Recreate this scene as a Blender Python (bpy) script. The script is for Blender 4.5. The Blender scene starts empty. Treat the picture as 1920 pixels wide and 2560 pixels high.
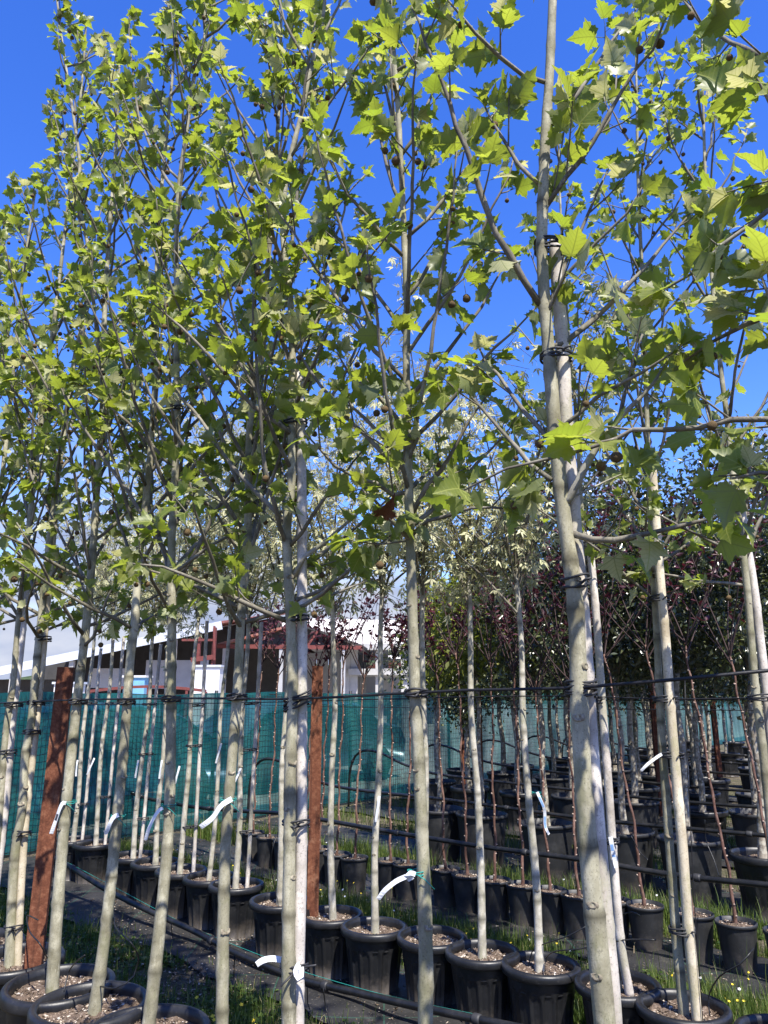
import bpy, math, random
import numpy as np
from mathutils import Vector, Matrix, Euler

random.seed(7)
rng = np.random.default_rng(7)
SC = bpy.context.scene
COL = SC.collection
R = math.radians

# ------------------------------------------------------------------ camera
F = 1860.0                       # focal length in pixels of the 1920 x 2560 photograph
H = 1.6                          # eye height
PITCH = math.atan(450 / F)
cam_d = bpy.data.cameras.new('camera')
cam_d.sensor_fit = 'HORIZONTAL'
cam_d.sensor_width = 36
cam_d.lens = F / 1920 * 36
cam_d.clip_start = 0.05
cam_d.clip_end = 3000
cam = bpy.data.objects.new('camera', cam_d)
cam.location = (0, 0, H)
cam.rotation_euler = (R(90) + PITCH, 0, 0)
COL.objects.link(cam)
SC.camera = cam

# ------------------------------------------------------------------ light
SUN_EL, SUN_AZ = R(58), R(158)   # azimuth clockwise from +Y: behind the camera, over the shoulder
world = bpy.data.worlds.new('World')
SC.world = world
world.use_nodes = True
wn, wl = world.node_tree.nodes, world.node_tree.links
wn.clear()
w_out = wn.new('ShaderNodeOutputWorld')
w_bg = wn.new('ShaderNodeBackground')
w_bg.inputs['Strength'].default_value = 0.15
w_sky = wn.new('ShaderNodeTexSky')
w_sky.sky_type = 'NISHITA'
w_sky.sun_disc = False
w_sky.sun_elevation = SUN_EL
w_sky.sun_rotation = SUN_AZ
w_sky.altitude = 300
w_sky.air_density = 1.0
w_sky.dust_density = 0.3
w_sky.ozone_density = 3.0
w_hs = wn.new('ShaderNodeHueSaturation')
w_hs.inputs['Saturation'].default_value = 1.32
w_hs.inputs['Value'].default_value = 1.1
w_hs.inputs['Hue'].default_value = 0.522
wl.new(w_sky.outputs[0], w_hs.inputs['Color'])
# low clouds all round the horizon, thickened out of view as neutral fill, thinning upwards
w_tc = wn.new('ShaderNodeTexCoord')
w_map = wn.new('ShaderNodeMapping')
w_map.inputs['Location'].default_value = (0.75, 0.1, 0.4)
w_map.inputs['Scale'].default_value = (1.0, 1.0, 2.6)
w_no = wn.new('ShaderNodeTexNoise')
w_no.inputs['Scale'].default_value = 2.6
w_no.inputs['Detail'].default_value = 9
w_no.inputs['Roughness'].default_value = 0.58
w_sep = wn.new('ShaderNodeSeparateXYZ')
wl.new(w_tc.outputs['Generated'], w_map.inputs['Vector'])
wl.new(w_map.outputs[0], w_no.inputs['Vector'])
wl.new(w_tc.outputs['Generated'], w_sep.inputs[0])
w_el = wn.new('ShaderNodeMapRange')
w_el.inputs['From Min'].default_value = 0.02
w_el.inputs['From Max'].default_value = 0.50
w_el.inputs['To Min'].default_value = 0.36
w_el.inputs['To Max'].default_value = -0.30
wl.new(w_sep.outputs['Z'], w_el.inputs['Value'])
w_add = wn.new('ShaderNodeMath')
wl.new(w_no.outputs['Fac'], w_add.inputs[0])
wl.new(w_el.outputs[0], w_add.inputs[1])
w_rmp = wn.new('ShaderNodeMapRange')
w_rmp.interpolation_type = 'SMOOTHSTEP'
w_rmp.inputs['From Min'].default_value = 0.52
w_rmp.inputs['From Max'].default_value = 0.72
wl.new(w_add.outputs[0], w_rmp.inputs['Value'])
w_mix = wn.new('ShaderNodeMix')
w_mix.data_type = 'RGBA'
w_cc = wn.new('ShaderNodeMix')
w_cc.data_type = 'RGBA'
w_cc.inputs['A'].default_value = (1.35, 1.62, 2.4, 1)
w_cc.inputs['B'].default_value = (2.35, 2.5, 2.95, 1)
w_n2 = wn.new('ShaderNodeTexNoise')
w_n2.inputs['Scale'].default_value = 7.0
w_n2.inputs['Detail'].default_value = 7
wl.new(w_map.outputs[0], w_n2.inputs['Vector'])
w_r2 = wn.new('ShaderNodeMapRange')
w_r2.inputs['From Min'].default_value = 0.38
w_r2.inputs['From Max'].default_value = 0.62
wl.new(w_n2.outputs['Fac'], w_r2.inputs['Value'])
wl.new(w_r2.outputs[0], w_cc.inputs['Factor'])
wl.new(w_cc.outputs['Result'], w_mix.inputs['B'])
wl.new(w_rmp.outputs[0], w_mix.inputs['Factor'])
wl.new(w_hs.outputs[0], w_mix.inputs['A'])
wl.new(w_mix.outputs['Result'], w_bg.inputs['Color'])
wl.new(w_bg.outputs[0], w_out.inputs[0])

sun_d = bpy.data.lights.new('sun', 'SUN')
sun_d.energy = 5.0
sun_d.angle = R(0.53)
sun_d.color = (1.0, 0.95, 0.87)
sun = bpy.data.objects.new('sun', sun_d)
sun_pos = Vector((math.cos(SUN_EL) * math.sin(SUN_AZ), math.cos(SUN_EL) * math.cos(SUN_AZ), math.sin(SUN_EL)))
sun.rotation_euler = sun_pos.to_track_quat('Z', 'Y').to_euler()
sun.location = (0, 0, 20)
COL.objects.link(sun)

SC.view_settings.view_transform = 'Standard'
SC.view_settings.look = 'None'
SC.view_settings.gamma = 1
SC.view_settings.exposure = 1.04
try:
    SC.cycles.max_bounces = 8
    SC.cycles.transparent_max_bounces = 12
except Exception:
    pass

# ------------------------------------------------------------------ geometry of the view: the plots lie in rows along U, the fence along V
CP, SP = math.cos(PITCH), math.sin(PITCH)
_u = np.array([-2176 / (F / CP), 1.0]); _u /= np.linalg.norm(_u)
U = Vector((_u[0], _u[1], 0)); V = Vector((_u[1], -_u[0], 0))


def ray(px, py):
    xc, yc = (px - 960) / F, (1280 - py) / F
    return Vector((xc, CP - yc * SP, SP + yc * CP))


def on_y(px, py, y):                       # the point a sight line has at depth y
    d = ray(px, py); t = y / d.y
    return Vector((0, 0, H)) + d * t


def on_q(px, py, q):                       # ... in the upright plane of a row
    d = ray(px, py); t = q / d.dot(V)
    return Vector((0, 0, H)) + d * t


def on_z(px, py, z):                       # ... at a height
    d = ray(px, py); t = (z - H) / d.z
    return Vector((0, 0, H)) + d * t


def sq(s, q, z=0.0):
    p = U * s + V * q
    return Vector((p.x, p.y, z))


def project(p):
    d = Vector(p) - Vector((0, 0, H))
    z = d.y * CP + d.z * SP
    if z <= 0.05:
        return None
    return 960 + F * d.x / z, 1280 - F * (d.z * CP - d.y * SP) / z, z


# ------------------------------------------------------------------ node materials
def new_mat(name):
    m = bpy.data.materials.new(name)
    m.use_nodes = True
    nt = m.node_tree
    nt.nodes.clear()
    return m, nt


def nd(nt, kind, ins=None, **attrs):
    n = nt.nodes.new(kind)
    for k, v in attrs.items():
        setattr(n, k, v)
    for k, v in (ins or {}).items():
        s = n.inputs[k]
        if isinstance(v, bpy.types.NodeSocket):
            nt.links.new(v, s)
        else:
            s.default_value = v
    return n


def c4(c):
    return (c[0], c[1], c[2], 1)


def ramp(nt, fac, stops):
    n = nt.nodes.new('ShaderNodeValToRGB')
    e = n.color_ramp.elements
    while len(e) < len(stops):
        e.new(0.5)
    for el, (p, c) in zip(e, stops):
        el.position = p; el.color = c4(c)
    nt.links.new(fac, n.inputs[0])
    return n.outputs[0]


def obj_coord(nt, scale=(1, 1, 1), shift=True):
    tc = nd(nt, 'ShaderNodeTexCoord')
    vec = tc.outputs['Object']
    if shift:
        oi = nd(nt, 'ShaderNodeObjectInfo')
        mu = nd(nt, 'ShaderNodeMath', {0: oi.outputs['Random'], 1: 37.0}, operation='MULTIPLY')
        ad = nd(nt, 'ShaderNodeVectorMath', {0: vec, 1: mu.outputs[0]}, operation='ADD')
        vec = ad.outputs[0]
    return nd(nt, 'ShaderNodeMapping', {'Vector': vec, 'Scale': scale}).outputs[0]


def noise(nt, vec, scale, detail=4, rough=0.55):
    return nd(nt, 'ShaderNodeTexNoise', {'Vector': vec, 'Scale': scale, 'Detail': detail, 'Roughness': rough}).outputs['Fac']


def mixc(nt, fac, a, b, mode='MIX'):
    n = nt.nodes.new('ShaderNodeMix')
    n.data_type = 'RGBA'; n.blend_type = mode
    for key, v in (('Factor', fac), ('A', a), ('B', b)):
        if isinstance(v, bpy.types.NodeSocket):
            nt.links.new(v, n.inputs[key])
        elif key == 'Factor':
            n.inputs[key].default_value = v
        else:
            n.inputs[key].default_value = c4(v)
    return n.outputs['Result']


def finish(nt, color, rough=0.7, bump=None, bump_d=0.004, strength=0.6, spec=0.35, metal=0.0):
    b = nd(nt, 'ShaderNodeBsdfPrincipled', {'Roughness': rough, 'Metallic': metal, 'Specular IOR Level': spec})
    if isinstance(color, bpy.types.NodeSocket):
        nt.links.new(color, b.inputs['Base Color'])
    else:
        b.inputs['Base Color'].default_value = c4(color)
    if bump is not None:
        bp = nd(nt, 'ShaderNodeBump', {'Height': bump, 'Distance': bump_d, 'Strength': strength})
        nt.links.new(bp.outputs[0], b.inputs['Normal'])
    o = nd(nt, 'ShaderNodeOutputMaterial', {'Surface': b.outputs[0]})
    return b


def bark(name, lo, mid, hi, scale=14, ring=True, lichen=None):
    m, nt = new_mat(name)
    v = obj_coord(nt)
    vs = obj_coord(nt, (1, 1, 0.28))
    a = noise(nt, v, scale, 6, 0.6)
    b = noise(nt, vs, scale * 4, 4, 0.6)
    c = noise(nt, obj_coord(nt, (0.6, 0.6, 6)), scale * 1.2, 3)
    big = noise(nt, v, 3.2, 3)
    col = ramp(nt, a, [(0.30, lo), (0.5, mid), (0.68, hi)])
    col = mixc(nt, nd(nt, 'ShaderNodeMapRange', {'Value': big, 'From Min': 0.48, 'From Max': 0.66, 'To Max': 0.55}).outputs[0], col, [x * 1.25 for x in hi])
    col = mixc(nt, nd(nt, 'ShaderNodeMapRange', {'Value': b, 'From Min': 0.35, 'From Max': 0.7, 'To Max': 0.5}).outputs[0], col, lo)
    if ring:
        col = mixc(nt, nd(nt, 'ShaderNodeMapRange', {'Value': c, 'From Min': 0.60, 'From Max': 0.72, 'To Max': 0.22}).outputs[0], col, [x * 0.72 for x in mid])
    pa = noise(nt, obj_coord(nt, (1, 1, 0.45)), scale * 0.8, 7, 0.72)
    col = mixc(nt, nd(nt, 'ShaderNodeMapRange', {'Value': pa, 'From Min': 0.53, 'From Max': 0.60, 'To Max': 0.55}).outputs[0], col, (mid[0] * 0.62, mid[1] * 0.66, mid[2] * 0.50))
    col = mixc(nt, nd(nt, 'ShaderNodeMapRange', {'Value': pa, 'From Min': 0.44, 'From Max': 0.38, 'To Max': 0.6}).outputs[0], col, [x * 1.18 for x in hi])
    spk = noise(nt, v, scale * 14, 3, 0.7)
    col = mixc(nt, nd(nt, 'ShaderNodeMapRange', {'Value': spk, 'From Min': 0.56, 'From Max': 0.68, 'To Max': 0.6}).outputs[0], col, [x * 0.45 for x in lo])
    na = nd(nt, 'ShaderNodeAttribute', attribute_name='node')
    col = mixc(nt, nd(nt, 'ShaderNodeMath', {0: na.outputs['Fac'], 1: 0.85}, operation='MULTIPLY').outputs[0], col, [x * 0.4 for x in lo])
    if lichen:
        vo = nd(nt, 'ShaderNodeTexVoronoi', {'Vector': v, 'Scale': 34.0}).outputs['Distance']
        sp = nd(nt, 'ShaderNodeMath', {0: vo, 1: noise(nt, v, 20, 3)}, operation='MULTIPLY').outputs[0]
        col = mixc(nt, nd(nt, 'ShaderNodeMapRange', {'Value': sp, 'From Min': 0.24, 'From Max': 0.14, 'To Max': 0.85}).outputs[0], col, lichen)
    h = nd(nt, 'ShaderNodeMath', {0: b, 1: a}, operation='ADD').outputs[0]
    finish(nt, col, 0.78, h, 0.004, 0.5, 0.25)
    return m


def plastic(name, col, rough=0.42, dusty=(0.16, 0.15, 0.14), dust=0.25, dirt=0.0):
    m, nt = new_mat(name)
    v = obj_coord(nt)
    a = noise(nt, v, 9, 5, 0.65)
    b = noise(nt, v, 120, 3)
    fac = nd(nt, 'ShaderNodeMapRange', {'Value': a, 'From Min': 0.48, 'From Max': 0.78, 'To Max': dust}).outputs[0]
    c = mixc(nt, fac, col, dusty)
    sz_ = nd(nt, 'ShaderNodeSeparateXYZ', {0: nd(nt, 'ShaderNodeTexCoord').outputs['Object']}).outputs['Z']
    zz_ = nd(nt, 'ShaderNodeMath', {0: sz_, 1: nd(nt, 'ShaderNodeMath', {0: noise(nt, v, 16, 6, 0.75), 1: 0.22}, operation='MULTIPLY').outputs[0]}, operation='SUBTRACT').outputs[0]
    c = mixc(nt, nd(nt, 'ShaderNodeMapRange', {'Value': zz_, 'From Min': 0.0, 'From Max': -0.10, 'To Max': dirt}).outputs[0], c, (0.17, 0.14, 0.11))
    c = mixc(nt, nd(nt, 'ShaderNodeMapRange', {'Value': noise(nt, v, 70, 4, 0.8), 'From Min': 0.60, 'From Max': 0.70, 'To Max': dirt * 0.5}).outputs[0], c, (0.20, 0.18, 0.16))
    rr = nd(nt, 'ShaderNodeMapRange', {'Value': a, 'To Min': rough - 0.08, 'To Max': rough + 0.22}).outputs[0]
    p = finish(nt, c, rough, b, 0.001, 0.35, 0.45)
    nt.links.new(rr, p.inputs['Roughness'])
    return m


def leaf_mat(name, cols, under, trans, t_fac=0.42, rough=0.48, spec=0.3, veins=False, new=None):
    """cols: dark, mid, light upper side; under: lower side; trans: colour of light let through."""
    m, nt = new_mat(name)
    oi = nd(nt, 'ShaderNodeObjectInfo')
    ge = nd(nt, 'ShaderNodeNewGeometry')
    ad = nd(nt, 'ShaderNodeMath', {0: oi.outputs['Random'], 1: ge.outputs['Random Per Island']}, operation='ADD')
    fr = nd(nt, 'ShaderNodeMath', {0: ad.outputs[0]}, operation='FRACT').outputs[0]
    up = ramp(nt, fr, [(0.0, cols[0]), (0.55, cols[1]), (0.95, cols[2])])
    fr2 = nd(nt, 'ShaderNodeMath', {0: nd(nt, 'ShaderNodeMath', {0: fr, 1: 7.31}, operation='MULTIPLY').outputs[0]}, operation='FRACT').outputs[0]
    un = mixc(nt, fr2, under, [x * 0.72 for x in under])
    tr = mixc(nt, fr2, trans, [trans[0] * 0.66, trans[1] * 0.8, trans[2] * 0.6])
    if new:                                                    # young felted shoots, paler all through; also sheen painted as pale leaves
        isn = nd(nt, 'ShaderNodeMath', {0: fr2, 1: 1 - new[0]}, operation='GREATER_THAN').outputs[0]
        up = mixc(nt, isn, up, new[1]); un = mixc(nt, isn, un, new[1]); tr = mixc(nt, isn, tr, new[2])
    tc = nd(nt, 'ShaderNodeTexCoord')
    bl = noise(nt, nd(nt, 'ShaderNodeMapping', {'Vector': tc.outputs['Object'], 'Scale': (5, 5, 5)}).outputs[0], 1.4, 4)
    up = mixc(nt, nd(nt, 'ShaderNodeMapRange', {'Value': bl, 'From Min': 0.35, 'From Max': 0.7, 'To Max': 0.4}).outputs[0], up, cols[0])
    at = nd(nt, 'ShaderNodeAttribute', attribute_name='vein')
    vfac = at.outputs['Fac']
    if veins:
        lc = nd(nt, 'ShaderNodeAttribute', attribute_name='lc')
        sx_ = nd(nt, 'ShaderNodeSeparateXYZ', {0: lc.outputs['Vector']})
        ax = nd(nt, 'ShaderNodeMath', {0: sx_.outputs['X']}, operation='ABSOLUTE').outputs[0]
        yy = nd(nt, 'ShaderNodeMath', {0: sx_.outputs['Y'], 1: 0.44}, operation='SUBTRACT').outputs[0]
        best = ax
        for dx, dy in ((0.86, 0.50), (0.98, -0.16)):
            a_ = nd(nt, 'ShaderNodeMath', {0: ax, 1: dy}, operation='MULTIPLY').outputs[0]
            b_ = nd(nt, 'ShaderNodeMath', {0: yy, 1: dx}, operation='MULTIPLY').outputs[0]
            d_ = nd(nt, 'ShaderNodeMath', {0: nd(nt, 'ShaderNodeMath', {0: a_, 1: b_}, operation='SUBTRACT').outputs[0]}, operation='ABSOLUTE').outputs[0]
            best = nd(nt, 'ShaderNodeMath', {0: best, 1: d_}, operation='MINIMUM').outputs[0]
        side = nd(nt, 'ShaderNodeMath', {0: nd(nt, 'ShaderNodeMath', {0: yy, 1: nd(nt, 'ShaderNodeMath', {0: ax, 1: 0.75}, operation='MULTIPLY').outputs[0]}, operation='SUBTRACT').outputs[0], 1: 0.075}, operation='PINGPONG').outputs[0]
        side = nd(nt, 'ShaderNodeMath', {0: side, 1: 0.012}, operation='ADD').outputs[0]
        best = nd(nt, 'ShaderNodeMath', {0: best, 1: side}, operation='MINIMUM').outputs[0]
        vfac = nd(nt, 'ShaderNodeMapRange', {'Value': best, 'From Min': 0.008, 'From Max': 0.026, 'To Min': 0.75, 'To Max': 0.0}).outputs[0]
        tr = mixc(nt, vfac, tr, [x * 0.45 for x in trans])
    at = None
    up = mixc(nt, vfac, up, [min(1, x * 1.7 + 0.02) for x in cols[2]])
    un = mixc(nt, vfac, un, [min(1, x * 1.3) for x in under])
    base = mixc(nt, ge.outputs['Backfacing'], up, un)
    pr = nd(nt, 'ShaderNodeBsdfPrincipled', {'Base Color': base, 'Roughness': rough, 'Specular IOR Level': spec})
    tl = nd(nt, 'ShaderNodeBsdfTranslucent', {'Color': tr})
    mx = nd(nt, 'ShaderNodeMixShader', {0: t_fac, 1: pr.outputs[0], 2: tl.outputs[0]})
    nd(nt, 'ShaderNodeOutputMaterial', {'Surface': mx.outputs[0]})
    return m


def plain(name, col, rough=0.7, var=0.25, scale=12, bump=0.002, metal=0.0, spec=0.3):
    m, nt = new_mat(name)
    v = obj_coord(nt)
    a = noise(nt, v, scale, 5, 0.6)
    c = ramp(nt, a, [(0.3, [x * (1 - var) for x in col]), (0.7, [min(1, x * (1 + var)) for x in col])])
    finish(nt, c, rough, noise(nt, v, scale * 6, 3), bump, 0.5, spec, metal)
    return m


M = {}
M['plane_bark'] = bark('plane_bark', (0.155, 0.14, 0.085), (0.285, 0.265, 0.18), (0.42, 0.395, 0.285))
M['maple_bark'] = bark('maple_bark', (0.27, 0.25, 0.19), (0.41, 0.38, 0.30), (0.52, 0.49, 0.41), 18)
M['knot'] = bark('knot_bark', (0.07, 0.055, 0.04), (0.19, 0.165, 0.115), (0.36, 0.32, 0.235), 60, False)
M['twig_bark'] = bark('twig_bark', (0.085, 0.074, 0.055), (0.15, 0.134, 0.10), (0.25, 0.23, 0.18), 16, False)
M['branch_bark'] = bark('branch_bark', (0.17, 0.158, 0.125), (0.27, 0.255, 0.20), (0.40, 0.385, 0.315), 14, False)
M['plum_bark'] = bark('plum_bark', (0.07, 0.035, 0.028), (0.135, 0.07, 0.052), (0.24, 0.15, 0.115), 22)
M['plum_twig'] = plain('plum_twig', (0.045, 0.028, 0.026), 0.8)
M['plum_knob'] = plain('plum_knob', (0.34, 0.26, 0.21), 0.8)
M['oak_bark'] = bark('oak_bark', (0.15, 0.125, 0.095), (0.26, 0.225, 0.175), (0.38, 0.34, 0.27), 16, False, (0.47, 0.44, 0.35))
M['stake'] = bark('weathered_wood', (0.30, 0.265, 0.22), (0.50, 0.455, 0.395), (0.66, 0.61, 0.54), 10, False)
M['cane'] = bark('yellow_cane', (0.36, 0.30, 0.20), (0.50, 0.435, 0.31), (0.62, 0.56, 0.43), 9, False)
M['pot'] = plastic('pot_plastic', (0.0088, 0.0092, 0.0102), 0.36, (0.060, 0.059, 0.058), 0.3, 0.35)
M['pot_grey'] = plastic('pot_plastic_faded', (0.017, 0.0175, 0.0185), 0.45, (0.08, 0.079, 0.077), 0.4, 0.35)
M['pipe'] = plastic('pipe_plastic', (0.0085, 0.009, 0.0095), 0.34, (0.07, 0.065, 0.06), 0.3)
M['rubber'] = plastic('tie_rubber', (0.020, 0.020, 0.022), 0.5, (0.09, 0.09, 0.09), 0.3)
M['wire'] = plain('coated_wire', (0.012, 0.012, 0.013), 0.5, 0.2)
M['twine'] = plain('teal_twine', (0.02, 0.22, 0.19), 0.6, 0.2)
M['tag'] = plain('tag_plastic', (0.62, 0.64, 0.655), 0.35, 0.06, 30, 0.0005)
M['ink'] = plain('tag_ink', (0.05, 0.05, 0.06), 0.6, 0.1)
M['blue_ink'] = plain('tag_blue_print', (0.22, 0.38, 0.66), 0.5, 0.3, 60)
M['leaf_plane'] = leaf_mat('plane_leaf', ((0.050, 0.080, 0.014), (0.122, 0.160, 0.026), (0.225, 0.245, 0.055)), (0.18, 0.205, 0.085), (0.44, 0.51, 0.05), 0.50, 0.42, 0.42, True,
                           new=(0.16, (0.42, 0.42, 0.22), (0.56, 0.54, 0.22)))  # pale share raised to stand for sheen on upper sides too
M['leaf_maple'] = leaf_mat('variegated_leaf', ((0.13, 0.17, 0.07), (0.36, 0.36, 0.20), (0.58, 0.55, 0.36)), (0.46, 0.45, 0.28), (0.56, 0.52, 0.24), 0.38)
M['leaf_plum'] = leaf_mat('purple_leaf', ((0.020, 0.008, 0.012), (0.042, 0.011, 0.018), (0.070, 0.015, 0.022)), (0.05, 0.018, 0.026), (0.13, 0.016, 0.03), 0.26, 0.42)
M['leaf_oak'] = leaf_mat('evergreen_leaf', ((0.012, 0.020, 0.008), (0.030, 0.044, 0.016), (0.17, 0.185, 0.085)), (0.10, 0.11, 0.06), (0.14, 0.17, 0.03), 0.2, 0.28, 0.6)  # palest tone stands in for glints on the leaves
M['leaf_yellow'] = leaf_mat('yellow_green_leaf', ((0.10, 0.12, 0.025), (0.22, 0.24, 0.05), (0.42, 0.42, 0.10)), (0.22, 0.24, 0.09), (0.48, 0.50, 0.06), 0.40)
M['dead_leaf'] = plain('dead_leaf', (0.13, 0.055, 0.032), 0.8, 0.4, 20)
M['ball'] = plain('seed_ball', (0.115, 0.075, 0.032), 0.85, 0.5, 160, 0.006)
M['stalk'] = plain('green_stalk', (0.22, 0.26, 0.09), 0.6, 0.2)


def mk_rust():
    m, nt = new_mat('rust')
    v = obj_coord(nt)
    a = noise(nt, v, 55, 6, 0.7); b = noise(nt, v, 5, 4)
    col = ramp(nt, a, [(0.30, (0.065, 0.023, 0.012)), (0.5, (0.14, 0.05, 0.026)), (0.72, (0.25, 0.11, 0.058))])
    col = mixc(nt, nd(nt, 'ShaderNodeMapRange', {'Value': b, 'From Min': 0.45, 'From Max': 0.65, 'To Max': 0.5}).outputs[0], col, (0.10, 0.034, 0.018))
    st = noise(nt, obj_coord(nt, (40, 40, 1.5)), 1.0, 4, 0.6)
    col = mixc(nt, nd(nt, 'ShaderNodeMapRange', {'Value': st, 'From Min': 0.50, 'From Max': 0.66, 'To Max': 0.7}).outputs[0], col, (0.055, 0.022, 0.013))
    col = mixc(nt, nd(nt, 'ShaderNodeMapRange', {'Value': noise(nt, v, 9, 5, 0.7), 'From Min': 0.57, 'From Max': 0.68, 'To Max': 0.6}).outputs[0], col, (0.30, 0.15, 0.085))
    finish(nt, col, 0.85, a, 0.003, 0.7, 0.2)
    return m


M['rust'] = mk_rust()


def mk_soil():
    m, nt = new_mat('potting_soil')
    v = obj_coord(nt)
    a = noise(nt, v, 26, 6, 0.65); b = noise(nt, v, 150, 4, 0.7)
    ge = nd(nt, 'ShaderNodeNewGeometry')
    isl = ge.outputs['Random Per Island']
    col = ramp(nt, a, [(0.32, (0.060, 0.042, 0.030)), (0.55, (0.13, 0.093, 0.068)), (0.72, (0.23, 0.18, 0.14))])
    spk = nd(nt, 'ShaderNodeMapRange', {'Value': b, 'From Min': 0.58, 'From Max': 0.66}).outputs[0]
    col = mixc(nt, spk, col, (0.36, 0.30, 0.25))
    finish(nt, col, 0.9, b, 0.012, 0.8, 0.2)
    return m


def mk_chip():
    m, nt = new_mat('soil_chips')
    ge = nd(nt, 'ShaderNodeNewGeometry')
    col = ramp(nt, ge.outputs['Random Per Island'], [(0.0, (0.045, 0.032, 0.022)), (0.45, (0.14, 0.10, 0.068)), (0.70, (0.32, 0.25, 0.185)), (0.90, (0.50, 0.43, 0.345)), (1.0, (0.58, 0.53, 0.46))])
    finish(nt, col, 0.85, None, spec=0.2)
    return m


M['soil'] = mk_soil()
M['chip'] = mk_chip()


def mk_ground():
    m, nt = new_mat('ground_earth')
    v = obj_coord(nt, shift=False)
    a = noise(nt, v, 1.3, 6, 0.6); b = noise(nt, v, 42, 6, 0.75); c = noise(nt, v, 7, 5, 0.6)
    col = ramp(nt, c, [(0.32, (0.045, 0.040, 0.026)), (0.52, (0.095, 0.080, 0.056)), (0.72, (0.20, 0.165, 0.115))])
    col = mixc(nt, nd(nt, 'ShaderNodeMapRange', {'Value': a, 'From Min': 0.45, 'From Max': 0.6, 'To Max': 0.55}).outputs[0], col, (0.055, 0.066, 0.022))
    col = mixc(nt, nd(nt, 'ShaderNodeMapRange', {'Value': b, 'From Min': 0.55, 'From Max': 0.68, 'To Max': 0.8}).outputs[0], col, (0.33, 0.28, 0.21))
    h = nd(nt, 'ShaderNodeMath', {0: b, 1: c}, operation='ADD').outputs[0]
    finish(nt, col, 0.95, h, 0.03, 0.8, 0.15)
    return m


def mk_mat_fabric():
    m, nt = new_mat('woven_weed_fabric')
    v = obj_coord(nt, shift=False)
    w1 = nd(nt, 'ShaderNodeTexWave', {'Vector': v, 'Scale': 60.0, 'Distortion': 0.6}, bands_direction='X').outputs['Fac']
    w2 = nd(nt, 'ShaderNodeTexWave', {'Vector': v, 'Scale': 60.0, 'Distortion': 0.6}, bands_direction='Y').outputs['Fac']
    d = noise(nt, v, 5, 6, 0.65); e = noise(nt, v, 90, 3)
    col = ramp(nt, d, [(0.35, (0.012, 0.012, 0.0125)), (0.6, (0.030, 0.029, 0.028)), (0.78, (0.11, 0.10, 0.082))])
    col = mixc(nt, nd(nt, 'ShaderNodeMapRange', {'Value': e, 'From Min': 0.64, 'From Max': 0.72, 'To Max': 0.7}).outputs[0], col, (0.27, 0.24, 0.19))
    sep = nd(nt, 'ShaderNodeSeparateXYZ', {0: v})
    lines = None
    for ax, period in (('X', 0.30), ('Y', 0.30)):
        md = nd(nt, 'ShaderNodeMath', {0: sep.outputs[ax], 1: period}, operation='PINGPONG').outputs[0]
        ln = nd(nt, 'ShaderNodeMath', {0: md, 1: 0.004}, operation='LESS_THAN').outputs[0]
        lines = ln if lines is None else nd(nt, 'ShaderNodeMath', {0: lines, 1: ln}, operation='MAXIMUM').outputs[0]
    lf = nd(nt, 'ShaderNodeMath', {0: lines, 1: 0.28}, operation='MULTIPLY').outputs[0]
    col = mixc(nt, lf, col, (0.03, 0.16, 0.10))
    h = nd(nt, 'ShaderNodeMath', {0: w1, 1: w2}, operation='MULTIPLY').outputs[0]
    finish(nt, col, 0.55, h, 0.002, 0.4, 0.4)
    return m


M['ground'] = mk_ground()
M['fabric'] = mk_mat_fabric()


def blade_mat(name, a, b, c, tr):
    m, nt = new_mat(name)
    ge = nd(nt, 'ShaderNodeNewGeometry')
    col = ramp(nt, ge.outputs['Random Per Island'], [(0.0, a), (0.6, b), (0.93, c), (1.0, (0.34, 0.29, 0.15))])
    pr = nd(nt, 'ShaderNodeBsdfPrincipled', {'Base Color': col, 'Roughness': 0.5, 'Specular IOR Level': 0.25})
    tl = nd(nt, 'ShaderNodeBsdfTranslucent', {'Color': c4(tr)})
    mx = nd(nt, 'ShaderNodeMixShader', {0: 0.3, 1: pr.outputs[0], 2: tl.outputs[0]})
    nd(nt, 'ShaderNodeOutputMaterial', {'Surface': mx.outputs[0]})
    return m


M['grass'] = blade_mat('grass_blade', (0.035, 0.060, 0.012), (0.075, 0.118, 0.022), (0.15, 0.18, 0.045), (0.17, 0.26, 0.03))
M['weed'] = blade_mat('weed_leaf', (0.030, 0.058, 0.014), (0.060, 0.105, 0.022), (0.11, 0.15, 0.04), (0.14, 0.22, 0.03))
M['straw'] = plain('dry_straw', (0.36, 0.28, 0.17), 0.8, 0.3)
M['yellow'] = plain('yellow_petal', (0.70, 0.52, 0.03), 0.5, 0.1)
M['white'] = plain('white_petal', (0.75, 0.75, 0.72), 0.5, 0.1)


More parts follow.
